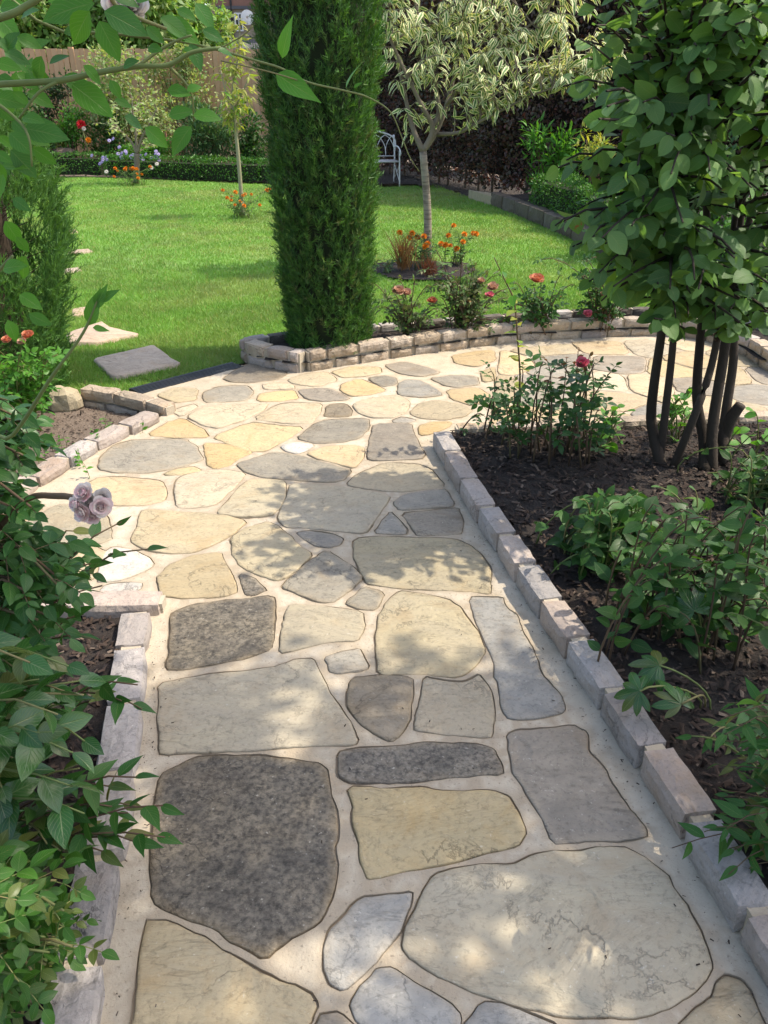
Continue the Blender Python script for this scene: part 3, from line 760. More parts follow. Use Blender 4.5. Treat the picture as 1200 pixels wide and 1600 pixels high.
# bed below the joints
tess = geometry.tessellate_polygon([[Vector((x, y, 0)) for x, y in outer]])
g.add([(x, y, -.010) for x, y in outer], tess, None, 0, [.9] * len(outer))
path = tag(g.build('path', M['mortar']), kind='structure')
n_stone = 0
for mat, r in rings:
    cx = sum(p[0] for p in r) / len(r); cy = sum(p[1] for p in r) / len(r)
    zt = random.uniform(.0005, .005); tx, ty = random.uniform(-.006, .006), random.uniform(-.006, .006)
    g = Geo(); n = len(r)
    lv = [(r, -.018, 1.0), (offset(r, .001), zt - .003, 1.0), (offset(r, .0035), zt - .0006, .8), (inset(r, .010), zt, .5), (inset(r, .026), zt + .0006, 0.0)]
    V = []; E = []
    for q, z, e in lv:
        for x, y in q:
            dz = (x - cx) * tx + (y - cy) * ty + .0018 * noise.noise(Vector((x * 9, y * 9, 7)))
            V.append((x - cx, y - cy, z + dz)); E.append(e)
    F = []
    for k in range(len(lv) - 1):
        for i in range(n):
            j = (i + 1) % n; F += [(k * n + i, k * n + j, k * n + n + j), (k * n + i, k * n + n + j, k * n + n + i)]
    top = geometry.tessellate_polygon([[Vector((x, y, 0)) for x, y in lv[-1][0]]])
    o4 = (len(lv) - 1) * n
    for t in top:
        a, b, c = [Vector(V[o4 + k][:2]) for k in t]
        if (b - a).cross(c - a) < 0: t = t[::-1]
        F.append(tuple(o4 + k for k in t))
    g.add(V, F, None, 0, E)
    link('paving_stone', g.mesh('paving_stone', M[mat]), path, (cx, cy, 0)); n_stone += 1

# ---- lawn
LAWN = [(-7.5, 17.6), (-6, 17.75), (-3.6, 16.9), (-2.5, 16.45), (0, 15.9), (.95, 16.4), (1.2, 15.3), (1.70, 13.3), (2.13, 11.2), (2.42, 9.2), (2.62, 7.0), (2.7, 6.0), (1.9, 6.06), (1.2, 5.93), (.47, 5.74), (-.18, 5.52), (-.7, 5.36), (-.86, 5.2), (-1.0, 5.09), (-1.52, 4.57), (-1.75, 4.5), (-2.2, 4.6), (-3.2, 4.4), (-7.5, 4.4)]
tess = geometry.tessellate_polygon([[Vector((x, y, 0)) for x, y in LAWN]])
g = Geo(); g.add([(x, y, -.02) for x, y in LAWN], tess)
tag(g.build('lawn', M['turf'], smooth=False), kind='structure')
STEPS = [([(145, 562), (240, 540), (283, 570), (175, 592)], 'stepping_grey', 'grey cracked stepping stone in the grass beside the black drain grating'),
         ([(104, 522), (160, 503), (172, 512), (220, 523), (150, 537), (108, 536)], 'stepping', 'pinkish sunlit stepping stone between the grey slab and the juniper'),
         ([(112, 482), (140, 477), (150, 484), (140, 491), (112, 493)], 'stepping', 'small half hidden stepping stone brushing the juniper foliage'),
         ([(96, 420), (122, 417), (128, 421), (98, 426)], 'stepping_grey', 'grassed over stepping stone just past the juniper'),
         ([(98, 391), (140, 388), (146, 392), (104, 397)], 'stepping', 'thin sliver of stepping stone in the open lawn beyond the juniper'),
         ([(92, 360), (118, 358), (122, 362), (96, 364)], 'stepping', 'farthest small stepping stone lying toward the flower border')]
step_rings = []
for pts, mat, lab in STEPS:
    r = ccw([tuple(G(*p)[:2]) for p in pts]); r = chaikin(r, .06); r = resample(r, .05)
    r = [(x + .012 * noise.noise(Vector((x * 8, y * 8, 1))), y + .012 * noise.noise(Vector((x * 8, y * 8, 5)))) for x, y in r]
    step_rings.append(r)
    cx = sum(p[0] for p in r) / len(r); cy = sum(p[1] for p in r) / len(r)
    g = Geo(); n = len(r); lv = [(r, -.05), (offset(r, .003), .006), (offset(r, .014), .012)]
    V = [(x - cx, y - cy, z + .003 * noise.noise(Vector((x * 12, y * 12, 0)))) for q, z in lv for x, y in q]
    F = []
    for k in range(2):
        for i in range(n):
            j = (i + 1) % n; F += [(k * n + i, k * n + j, k * n + n + j), (k * n + i, k * n + n + j, k * n + n + i)]
    for t in geometry.tessellate_polygon([[Vector((x, y, 0)) for x, y in lv[-1][0]]]):
        a, b, c = [Vector(V[2 * n + k][:2]) for k in t]
        if (b - a).cross(c - a) < 0: t = t[::-1]
        F.append(tuple(2 * n + k for k in t))
    g.add(V, F)
    tag(link('stepping_stone', g.mesh('stepping_stone', M[mat]), None, (cx, cy, 0 if len(step_rings) < 3 else -.012)), lab, 'stepping stone', 'stepping stones across the lawn')

TREE_BED = [(.40 + .50 * math.cos(a) * (1 + .12 * math.sin(3 * a)), 8.12 + .52 * math.sin(a) * (1 + .1 * math.cos(2 * a))) for a in np.linspace(0, 2 * math.pi, 28, endpoint=False)]
def scatter_poly(poly, n):
    xs = [p[0] for p in poly]; ys = [p[1] for p in poly]
    X = rng.uniform(min(xs), max(xs), n); Y = rng.uniform(min(ys), max(ys), n)
    k = inside_np(X, Y, poly); return X[k], Y[k]
X1, Y1 = scatter_poly(LAWN, 420000)
k = rng.random(len(X1)) < np.clip(1.25 - (Y1 - 4.5) / 13, .35, 1); X1, Y1 = X1[k], Y1[k]
Xn, Yn = scatter_poly([(-2.6, 4.4), (3, 5.4), (3, 8.5), (-4, 8.5), (-4, 4.4)], 260000)
k = inside_np(Xn, Yn, LAWN) & (rng.random(len(Xn)) < np.clip((8.6 - Yn) / 3.2, 0, 1)); X1 = np.concatenate([X1, Xn[k]]); Y1 = np.concatenate([Y1, Yn[k]])
px = X1 * FPX / (Y1 * CP + EYE * SP)                       # leave out blades far outside the view
k = (np.abs(px) < 760)
for r in step_rings[:2]: k &= ~inside_np(X1, Y1, offset(r, .012))
k &= ~inside_np(X1, Y1, TREE_BED)
k &= ~inside_np(X1, Y1, [(-1.56, 4.58), (-1.48, 4.44), (-.90, 5.02), (-1.02, 5.14)])
X1, Y1 = X1[k], Y1[k]; n = len(X1)
a = rng.uniform(0, 6.28, n); lean = rng.normal(0, .5, (n, 2)); hgt = rng.uniform(.018, .036, n); w = rng.uniform(.0022, .004, n) * np.clip(Y1 / 6.0, 1, 2.2)
b0 = np.stack([X1 - np.cos(a) * w, Y1 - np.sin(a) * w, np.full(n, -.021)], 1)
b1 = np.stack([X1 + np.cos(a) * w, Y1 + np.sin(a) * w, np.full(n, -.021)], 1)
tp = np.stack([X1 + lean[:, 0] * hgt, Y1 + lean[:, 1] * hgt, -.02 + hgt], 1)
V = np.stack([b0, b1, tp], 1).reshape(-1, 3)
g = Geo(); g.add(V, np.arange(3 * n).reshape(-1, 3), None, np.repeat(rng.random(n), 3))
tag(g.build('grass', M['grass'], smooth=False), 'short mown grass of the lawn', 'grass', kind='stuff')

# ---- soil beds
def soil(name, poly, z, amp, step, mat):
    xs = [p[0] for p in poly]; ys = [p[1] for p in poly]
    nx = int((max(xs) - min(xs)) / step) + 2; ny = int((max(ys) - min(ys)) / step) + 2
    gx = np.linspace(min(xs), max(xs), nx); gy = np.linspace(min(ys), max(ys), ny)
    V = []
    for y in gy:
        for x in gx:
            q = Vector((x * 2.3, y * 2.3, 4)); V.append((x, y, z + amp * noise.noise(q) + amp * .5 * noise.noise(q * 4) + amp * .25 * noise.noise(q * 11)))
    F = []
    for j in range(ny - 1):
        for i in range(nx - 1):
            if inside(((gx[i] + gx[i + 1]) / 2, (gy[j] + gy[j + 1]) / 2), poly):
                a0 = j * nx + i; F += [(a0, a0 + 1, a0 + nx + 1), (a0, a0 + nx + 1, a0 + nx)]
    g = Geo(); g.add(V, F); return tag(g.build(name, mat), kind='structure')
RBED = [(.32, 3.76), (.335, 3.70), (.39, 3.30), (.465, 2.87), (.555, 2.42), (.655, 1.97), (.70, 1.756), (.75, 1.523), (.79, 1.30), (.835, 1.03), (.90, .70), (.99, .2), (1.06, -.4), (4.5, -.4), (4.5, 4.1), (3.2, 4.0), (1.4, 3.88), (.36, 3.78)]
LBED = [(-.86, 2.25), (-.875, 2.2), (-.84, 2.0), (-.78, 1.72), (-.725, 1.42), (-.69, 1.22), (-.655, .98), (-.63, .8), (-.585, .4), (-.54, -.4), (-3.0, -.4), (-3.0, 2.27)]
FBED = [(-1.27, 4.15), (-1.31, 4.06), (-1.50, 3.68), (-1.64, 3.30), (-1.72, 2.95), (-1.8, 2.72), (-4.2, 2.72), (-4.2, 4.5), (-1.78, 4.45)]
PBED = PLANTER_FRONT[:] + [(3.2, 5.0)] + PLANTER_BACK[::-1]
soil('mulch_bed', RBED, .035, .022, .035, M['soil'])
soil('flower_bed', LBED, .0, .02, .04, M['soil'])
soil('flower_bed', FBED, -.05, .02, .05, M['dry_soil'])
soil('planter_soil', PBED, .06, .012, .06, M['soil'])
soil('border_soil', [(-1.4, 20.2), (-.2, 16.9), (.9, 16.0), (1.25, 15.2), (1.72, 13.4), (3.0, 12.4), (8, 11.2), (8, 15), (3, 15.5), (1.5, 19.5)], -.01, .015, .2, M['soil'])
soil('border_soil', TREE_BED, .0, .02, .05, M['soil'])
soil('border_soil', [(-9, 17.8), (-6, 17.9), (-3.5, 17.1), (-2.4, 16.6), (0, 16.1), (.9, 15.8), (.9, 20.5), (-9, 20.5)], .02, .03, .25, M['soil'])
soil('border_soil', [(1.86, 13.3), (2.27, 11.2), (2.56, 9.2), (2.76, 7.0), (2.85, 6.0), (8, 5), (8, 13.5), (3, 13.6)], .14, .03, .2, M['soil'])

chip_t = (np.array([(-.5, -.16, 0), (.45, -.2, .04), (.55, .12, 0), (-.4, .2, .05), (-.1, 0, .13)]), np.array([(0, 1, 4), (1, 2, 4), (2, 3, 4), (3, 0, 4)]), np.zeros((5, 2)))
def chips(name, poly, n, z, lab, s=(.012, .05), mat='chips', yr=None):
    X, Y = scatter_poly(poly, n)
    if yr: k = (Y > yr[0]) & (Y < yr[1]) & (X < yr[2]) & (X > yr[3]); X, Y = X[k], Y[k]
    m = len(X); D_ = rng.normal(0, 1, (m, 3)); D_[:, 2] *= .25
    Nn = rng.normal(0, .35, (m, 3)) + np.array((0, 0, 1))
    Zs = np.array([z + .022 * noise.noise(Vector((x * 2.3, y * 2.3, 4))) + .011 * noise.noise(Vector((x * 9.2, y * 9.2, 16))) for x, y in zip(X, Y)])
    S = rng.uniform(s[0], s[1], m) * rng.uniform(.5, 1, m)
    g = Geo(); g.inst(chip_t, frames(D_, Nn), np.stack([X, Y, Zs + rng.uniform(.0, .012, m)], 1), S)
    return tag(g.build(name, M[mat], smooth=False), lab, 'mulch', kind='stuff')
chips('bark_chips', RBED, 42000, .036, 'loose dark bark chips covering the bed beside the path', yr=(.3, 4.1, 3.0, .2))
chips('bark_chips', LBED, 14000, .002, 'bark chips in the narrow bed under the left shrubs', yr=(.3, 2.3, -.5, -2.0))
chips('bark_chips', FBED, 8000, -.048, 'pale dry chips and crumbs in the bed by the juniper', s=(.008, .03), mat='chips', yr=(2.7, 4.5, -1, -3.2))

cr_x, cr_y = [], []
for line_, n_ in (([(.285, 3.66), (.40, 2.87), (.48, 2.42), (.57, 1.97), (.665, 1.52), (.75, 1.03), (.85, .5)], 220), ([(-.77, 2.1), (-.69, 1.72), (-.63, 1.42), (-.57, .98), (-.52, .5)], 130)):
    for _ in range(n_):
        k_ = random.randrange(len(line_) - 1); t_ = random.random(); a_, b_ = line_[k_], line_[k_ + 1]; o_ = abs(random.gauss(0, .05)) * (-1 if a_[0] > 0 else 1)
        cr_x.append(a_[0] + (b_[0] - a_[0]) * t_ + o_); cr_y.append(a_[1] + (b_[1] - a_[1]) * t_)
for _ in range(160): cr_x.append(random.uniform(-.6, .7)); cr_y.append(random.uniform(.7, 4.6))
m_ = len(cr_x); D_ = rng.normal(0, 1, (m_, 3)); D_[:, 2] *= .1
g = Geo(); g.inst(chip_t, frames(D_, rng.normal(0, .2, (m_, 3)) + np.array((0, 0, 1))), np.stack([np.array(cr_x), np.array(cr_y), np.full(m_, .006)], 1), rng.uniform(.04, .1, m_) ** 2 )
tag(g.build('path_crumbs', M['chips'], smooth=False), 'tiny crumbs of soil and bark scattered on the paving', 'debris', kind='stuff')

# ================================================================== WALLS
def block_mesh(L, Wd, Hh, seed, mat, rough=.006, cham=.007):
    """a hewn block: chamfered box with uneven faces, centred on its base"""
    nx, ny, nz = 5, 3, 3; r = random.Random(seed); idx = {}; V = []; F = []
    def vert(i, j, k_):
        key = (i, j, k_)
        if key in idx: return idx[key]
        x, y, z = i / nx * 2 - 1, j / ny * 2 - 1, k_ / nz * 2 - 1
        ex = [abs(abs(t) - 1) < 1e-6 for t in (x, y, z)]
        sh = cham if sum(ex) >= 2 else 0.0
        p = [x * (L / 2 - (sh if ex[0] else 0)), y * (Wd / 2 - (sh if ex[1] else 0)), z * (Hh / 2 - (sh * .8 if ex[2] and z > 0 else 0))]
        q = Vector((p[0] * 16 + seed * 9.1, p[1] * 16, p[2] * 16)); nv = noise.noise_vector(q) * rough + noise.noise_vector(q * 3) * rough * .5
        amp = .45 if (ex[2] and z > 0 and sum(ex) == 1) else 1.0
        V.append((p[0] + nv.x, p[1] + nv.y, p[2] + nv.z * amp + Hh / 2)); idx[key] = len(V) - 1
        return idx[key]
    def quad(a, b, c, d): F.extend([(a, b, c), (a, c, d)])
    for i in range(nx):
        for j in range(ny):
            quad(vert(i, j, nz), vert(i + 1, j, nz), vert(i + 1, j + 1, nz), vert(i, j + 1, nz))
        for k_ in range(nz):
            quad(vert(i, 0, k_), vert(i + 1, 0, k_), vert(i + 1, 0, k_ + 1), vert(i, 0, k_ + 1))
            quad(vert(i + 1, ny, k_), vert(i, ny, k_), vert(i, ny, k_ + 1), vert(i + 1, ny, k_ + 1))
    for j in range(ny):
        for k_ in range(nz):
            quad(vert(nx, j, k_), vert(nx, j + 1, k_), vert(nx, j + 1, k_ + 1), vert(nx, j, k_ + 1))
            quad(vert(0, j + 1, k_), vert(0, j, k_), vert(0, j, k_ + 1), vert(0, j + 1, k_ + 1))
    g = Geo(); g.add(V, F, None, 0, [0] * len(V)); return g.mesh('block', M[mat], smooth=False)
_bm = {}
def wall(name, label, line, courses, z0, Lb, Wd, Hb, mats, joint=.010, lens=None, rough=.0045, side=0.0, mortar=True):
    """blocks laid along a polyline in one or more courses, mortar core between them"""
    pts = [Vector((p[0], p[1], 0)) for p in line]
    cum = [0.0]
    for i in range(1, len(pts)): cum.append(cum[-1] + (pts[i] - pts[i - 1]).length)
    def at(s):
        s = min(max(s, 0), cum[-1])
        for i in range(1, len(pts)):
            if s <= cum[i] + 1e-9:
                t = (s - cum[i - 1]) / (cum[i] - cum[i - 1]); return pts[i - 1].lerp(pts[i], t)
        return pts[-1]
    root = empty(name, (pts[0].x, pts[0].y, z0), label, 'wall')
    if mortar:
        g = Geo()
        q = [at(s) for s in np.arange(0, cum[-1] + .001, .06)] + [pts[-1]]
        hw = Wd / 2 - .022; ht = courses * (Hb + joint) - joint - .012
        V = []; F = []
        for i, p in enumerate(q):
            t = (q[min(i + 1, len(q) - 1)] - q[max(i - 1, 0)]); t = t.normalized() if t.length > 1e-6 else Vector((1, 0, 0))
            nrm = Vector((-t.y, t.x, 0))
            for sx, z in ((-1, -.04), (-1, ht), (1, ht), (1, -.04)): V.append(tuple(p + nrm * hw * sx + Vector((0, 0, z0 + z))))
        for i in range(len(q) - 1):
            for k_ in range(3):
                a0 = i * 4 + k_; F += [(a0, a0 + 4, a0 + 5), (a0, a0 + 5, a0 + 1)]
        for o in (0, (len(q) - 1) * 4): F += [(o, o + 1, o + 2), (o, o + 2, o + 3)]
        g.add(V, F); g.build('mortar', M['mortar'], root, smooth=False)
    for c in range(courses):
        s = 0.0 if c % 2 == 0 else -Lb * .5; k_ = 0
        while s < cum[-1] - .03:
            L = (lens[k_] if lens and k_ < len(lens) else Lb * random.uniform(.86, 1.16)); k_ += 1
            a0, a1 = max(s, 0), min(s + L, cum[-1])
            if cum[-1] - a1 < .05: a1 = cum[-1]
            s = a1
            if a1 - a0 < .03: continue
            pa, pb = at(a0), at(a1); d = pb - pa; ln_ = d.length
            bl = round(max(ln_ - joint, .03) / .02) * .02
            mat = random.choice(mats); key = (bl, Wd, Hb, mat, rough, k_ % 3)
            if key not in _bm: _bm[key] = block_mesh(bl, Wd, Hb, len(_bm) + 1, mat, rough)
            mid = (pa + pb) / 2; wob = random.uniform(-.004, .004)
            nrm = Vector((-d.y, d.x, 0)).normalized()
            o = link('block', _bm[key], root, tuple(mid + nrm * wob + Vector((0, 0, z0 + c * (Hb + joint) + random.uniform(-.002, .002))) - root.location))
            o.rotation_euler = (random.uniform(-.012, .012), random.uniform(-.012, .012), math.atan2(d.y, d.x) + random.uniform(-.01, .01))
            o.scale = ((ln_ - joint) / bl, 1, 1)
    return root
R_LINE = [(.285, 3.70), (.35, 3.30), (.43, 2.87), (.52, 2.42), (.62, 1.97), (.665, 1.756), (.715, 1.523), (.755, 1.30), (.80, 1.03), (.86, .70), (.95, .2), (1.0, -.3)]
wall('stone_edging', 'long grey stone block edging between the path and the mulch bed', R_LINE, 1, .0, .24, .095, .088, ['block', 'block', 'block_pink'], .012, lens=[.26, .3, .27, .24, .22, .23, .22, .24, .23, .235, .24, .27, .3])
wall('stone_edging', 'low stone edging along the patio side of the mulch bed behind the stems', [(.37, 3.79), (.9, 3.85), (1.4, 3.91), (2.1, 3.98), (3.2, 4.06)], 1, -.01, .23, .10, .085, ['block_pink', 'block_buff'], .012)
wall('stone_edging', 'pale grey stone edging beside the path under the overhanging shrubs', [(-.838, 2.20), (-.805, 2.0), (-.745, 1.72), (-.69, 1.42), (-.655, 1.22), (-.62, .98), (-.595, .8), (-.55, .4), (-.5, -.3)], 1, -.03, .25, .105, .075, ['block', 'block'], .012, lens=[.2, .26, .27, .26, .25, .25])
wall('stone_edging', 'short pinkish stone edging crossing the end of the narrow shrub bed', [(-.765, 2.27), (-1.06, 2.26), (-1.6, 2.26), (-2.4, 2.26)], 1, -.03, .28, .10, .08, ['block_pink'], .012, lens=[.29])
wall('stone_edging', 'sunlit pink stone edging between the patio and the juniper bed', [(-1.265, 4.06), (-1.46, 3.68), (-1.60, 3.30), (-1.68, 2.95), (-1.76, 2.70), (-1.9, 2.66), (-3, 2.62)], 1, -.015, .23, .11, .07, ['block_pink', 'block_pink', 'block'], .012, rough=.0055)
wall('stone_edging', 'sunlit two course stone edging from the drain grating into the juniper bed', [(-1.19, 4.14), (-1.40, 4.30), (-1.60, 4.40), (-1.78, 4.46)], 2, -.085, .26, .10, .065, ['block_pink', 'block_buff'], .012, rough=.0055)
pf = [tuple(p[:2]) for p in curve([(x, y, 0) for x, y in [(-.50, 4.93)] + [(p[0], p[1] + .05) for p in PLANTER_FRONT[2:9]] + [(p[0] + .05, p[1]) for p in PLANTER_FRONT[9:]]], 6)]
wall('planter_wall', 'curved two course buff stone wall round the rose planter by the patio', pf, 2, -.005, .205, .105, .062, ['block_buff', 'block_buff', 'block_pink'], .012, rough=.0065)
wall('planter_wall', 'short end wall of the planter below the conifer facing the drain', [(-.52, 4.90), (-.86, 5.08), (-.93, 5.22)], 2, -.01, .2, .105, .066, ['block_buff', 'block_pink'], .012, rough=.0065)
wall('planter_wall', 'grey stone back wall of the rose planter against the lawn', PLANTER_BACK[0:], 2, -.03, .26, .09, .068, ['block', 'block_dark'], .012)
wall('retaining_wall', 'dark low stone wall edging the raised bed along the lawn', [(1.76, 13.35), (2.19, 11.2), (2.49, 9.2), (2.69, 7.0), (2.78, 6.15)], 1, -.03, .55, .17, .2, ['block_dark', 'block_dark', 'block_dark'], .015, rough=.012)

slab_r = ccw([(1.42, 14.2), (1.95, 13.45), (2.25, 13.2), (2.15, 12.75), (1.85, 12.85), (1.62, 13.5)])
g = Geo(); nS = len(slab_r); g.add([(x, y, z) for z in (-.03, .115) for x, y in slab_r], [t for i_ in range(nS) for t in ((i_, (i_ + 1) % nS, nS + (i_ + 1) % nS), (i_, nS + (i_ + 1) % nS, nS + i_))] + [tuple(nS + k_ for k_ in t) for t in geometry.tessellate_polygon([[Vector((x, y, 0)) for x, y in slab_r]])])
tag(g.build('stone_slab', M['olive'], off=(1.85, 13.4, 0), smooth=False), 'pale flat stone slab at the corner between beech hedge and box hedge', 'slab')
# pale lump of stone at the end of the juniper bed
def rock(name, loc, size, mat, label, cat, seed):
    V = []; F = []; nu, nv_ = 12, 7
    for j in range(nv_ + 1):
        th = math.pi * j / nv_
        for i in range(nu):
            ph = 2 * math.pi * i / nu
            d = Vector((math.sin(th) * math.cos(ph), math.sin(th) * math.sin(ph), math.cos(th)))
            k_ = 1 + .22 * noise.noise(d * 1.6 + Vector((seed, 0, 0))) + .1 * noise.noise(d * 4 + Vector((0, seed, 0)))
            V.append((d.x * k_ * size[0], d.y * k_ * size[1], d.z * k_ * size[2]))
    for j in range(nv_):
        for i in range(nu):
            a0 = j * nu + i; a1 = j * nu + (i + 1) % nu; F += [(a0, a0 + nu, a1 + nu), (a0, a1 + nu, a1)]
    g = Geo(); g.add(V, F)
    return tag(link(name, g.mesh(name, M[mat], smooth=False), None, loc), label, cat)
rock('rock', (-1.86, 4.36, -.01), (.10, .09, .10), 'tan', 'pale rough lump of stone at the end of the juniper bed edging', 'rock', 2.0)

# ---- slot drain
a, b = Vector((-1.50, 4.515, 0)), Vector((-.965, 5.045, 0)); d = (b - a).normalized(); nrm = Vector((-d.y, d.x, 0))
mid = (a + b) / 2; rz = math.atan2(d.y, d.x); Ld = (b - a).length
mid.z = -.006
dr = empty('drain_channel', (mid.x, mid.y, -.02), 'black slotted drain grating between the lawn and the patio', 'drain')
g = Geo(); g.box((mid.x, mid.y, -.012), (Ld / 2, .062, .004), rz)
for s in (-1, 1): g.box(mid + nrm * s * .060 + Vector((0, 0, -.003)), (Ld / 2, .006, .012), rz)
g.build('channel', M['black_plastic'], dr, smooth=False)
for i in range(5):
    g = Geo(); g.box(mid + nrm * (i - 2) * .021 + Vector((0, 0, .003)), (Ld / 2 - .004, .0055, .007), rz); g.build('bar', M['black_plastic'], dr, smooth=False)
for i in range(9):
    g = Geo(); g.box(mid + d * (i - 4) * Ld / 9 + Vector((0, 0, -.001)), (.004, .052, .006), rz); g.build('rib', M['black_plastic'], dr, smooth=False)

# ================================================================== PLANTS
def emit(thing, leaves, tm, mat, name='leaf', stuff='foliage', maxn=0, minpx=20, mesh=None):
    """leaves: list of (pos, dir, normal, scale). The ones that show largest become objects of their own."""
    if not leaves: return
    T = np.array([l[0] for l in leaves], float); R = frames([l[1] for l in leaves], [l[2] for l in leaves]); S = np.array([l[3] for l in leaves], float)
    ind = []
    if maxn:
        sc = []
        for i in range(len(T)):
            u, v, dep = proj(T[i])
            px_ = FPX * S[i] / dep if dep > .05 else 0
            if -30 < u < 1230 and -30 < v < 1630 and px_ >= minpx: sc.append((px_ + 25 / dep, i))
        sc.sort(reverse=True); ind = [i for _, i in sc[:maxn]]
    sel = set(ind)
    if ind:
        me = mesh or tmesh(tm, name, mat)
        base = thing.location
        for i in ind:
            o = bpy.data.objects.new(name, me); col.objects.link(o); o.parent = thing
            M4 = Matrix([[R[i][r_][c_] * S[i] for c_ in range(3)] + [T[i][r_] - base[r_]] for r_ in range(3)] + [[0, 0, 0, 1]])
            o.matrix_basis = M4
    rest = [i for i in range(len(T)) if i not in sel]
    if rest:
        g = Geo(); g.inst(tm, R[rest], T[rest], S[rest]); o = g.build(stuff, mat, thing); o['kind'] = 'stuff'

def rv(s=1.0): return Vector((random.gauss(0, s), random.gauss(0, s), random.gauss(0, s)))
def leaves_on(path_pts, size, start, spacing, comp=0, droop=.2, up=.8, spread=.9, jit=.25, gl=None):
    """leaves (simple alternate, or pinnate when comp is the number of leaflets) along a twig polyline"""
    out = []; pts = path_pts
    L = [0.0]
    for i in range(1, len(pts)): L.append(L[-1] + (pts[i] - pts[i - 1]).length)
    s = L[-1] * start; side = random.choice((-1, 1)); tot = L[-1]
    while s <= tot + 1e-6:
        i = 1
        while i < len(L) - 1 and L[i] < s: i += 1
        t = (s - L[i - 1]) / max(L[i] - L[i - 1], 1e-6); p = pts[i - 1].lerp(pts[i], min(t, 1))
        tan = (pts[i] - pts[i - 1]).normalized()
        sidev = tan.cross(Vector((0, 0, 1)))
        if sidev.length < .2: sidev = Vector((random.uniform(-1, 1), random.uniform(-1, 1), 0))
        sidev.normalize()
        end = s + spacing > tot
        d = (tan * (1.2 if end else .55) + sidev * side * (0 if end else spread) + rv(jit) + Vector((0, 0, -droop))).normalized()
        n = (Vector((0, 0, 1)) * up + rv(.35) + Vector((0, -.15, 0)))
        sz = size * random.uniform(.7, 1.2) * (.75 if end else 1)
        if comp:
            rl = sz * 1.9; q = p
            if gl is not None: gl.tube([p, p + d * rl * .5 + Vector((0, 0, .1 * rl)), p + d * rl], .0011, 3, cap=False)
            sd_ = d.cross(n).normalized()
            for k_ in range((comp - 1) // 2):
                f = .42 + .38 * k_
                for sg in (-1, 1):
                    out.append((p + d * rl * f + Vector((0, 0, .1 * rl * math.sin(f * 3.1))), (d * .55 + sd_ * sg + rv(.12)), n + rv(.2), sz * random.uniform(.78, .95)))
            out.append((p + d * rl, d + rv(.12) + Vector((0, 0, -droop * .5)), n + rv(.15), sz))
        else:
            out.append((p, d, n, sz))
        side = -side; s += spacing * random.uniform(.75, 1.25)
    return out
def bez(a, b, sag=.0, out=.25, n=7):
    a, b = Vector(a), Vector(b); d = b - a
    c1 = a + Vector((d.x * out * .4, d.y * out * .4, d.z * .55)) + rv(.06 * d.length); c2 = a + Vector((d.x * .75, d.y * .75, d.z * .95 + sag * d.length)) + rv(.05 * d.length)
    return [((1 - t) ** 3) * a + 3 * t * (1 - t) ** 2 * c1 + 3 * t * t * (1 - t) * c2 + t ** 3 * b for t in [i / n for i in range(n + 1)]]

def petal_t():
    V = []; U = []; F = []
    for i in range(4):
        t = i / 3
        for j in range(4):
            u = (j / 3 - .5) * 2; w = .5 * math.sin(math.pi * (.15 + .6 * t)) * 1.1
            V.append((u * w, t * (1 - .12 * u * u), .35 * t * t + .22 * u * u * w)); U.append((j / 3, t))
    for i in range(3):
        for j in range(3):
            a0 = i * 4 + j; F += [(a0, a0 + 1, a0 + 5), (a0, a0 + 5, a0 + 4)]
    return np.array(V), np.array(F), np.array(U)
T_petal = petal_t()
_fl = {}
def flower_mesh(kind, mat):
    k_ = (kind, mat)
    if k_ in _fl: return _fl[k_]
    g = Geo(); D_, N_, T_, S_ = [], [], [], []
    if kind == 'rose':
        for ring, (n, el, s, r0) in enumerate([(9, .0, 1.0, .06), (9, .3, .95, .06), (8, .6, .85, .06), (8, .9, .75, .06), (6, 1.15, .62, .05), (5, 1.35, .5, .03)]):
            for i in range(n):
                a = 2 * math.pi * (i + ring * .37) / n + random.uniform(-.2, .2); e = el + random.uniform(-.12, .12)
                dd = np.array((math.cos(a) * math.cos(e), math.sin(a) * math.cos(e), math.sin(e)))
                D_.append(dd); N_.append(np.array((-math.cos(a) * math.sin(e), -math.sin(a) * math.sin(e), math.cos(e)))); T_.append(np.array((math.cos(a) * r0, math.sin(a) * r0, .02 * ring))); S_.append(s * .55 * random.uniform(.75, 1.15))
        g.inst(T_petal, frames(D_, N_), T_, S_)
    elif kind == 'pom':
        for i in range(34):
            a = i * 2.4; e = -.1 + 1.5 * (i / 34); dd = np.array((math.cos(a) * math.cos(e), math.sin(a) * math.cos(e), math.sin(e)))
            D_.append(dd); N_.append(np.array((0, 0, 1.0)) - dd * .3); T_.append(dd * .1); S_.append(.42)
        g.inst(T_mid, frames(D_, N_), T_, S_)
    else:
        for i in range(14):
            a = i * 2 * math.pi / 14; dd = np.array((math.cos(a), math.sin(a), .15)); D_.append(dd); N_.append((0, 0, 1.0)); T_.append(dd * .08); S_.append(.45)
        g.inst(T_midlance, frames(D_, N_), T_, S_)
    _fl[k_] = g.mesh('flower', M[mat]); return _fl[k_]
def flower(thing, p, size, kind, mat, face=(0, -.4, .9), name='flower'):
    o = bpy.data.objects.new(name, flower_mesh(kind, mat)); col.objects.link(o); o.parent = thing
    q = Vector(face).normalized().to_track_quat('Z', 'Y')
    o.matrix_basis = Matrix.Translation(Vector(p) - thing.location) @ q.to_matrix().to_4x4() @ Matrix.Rotation(random.uniform(0, 6), 4, 'Z') @ Matrix.Scale(size, 4)
    return o

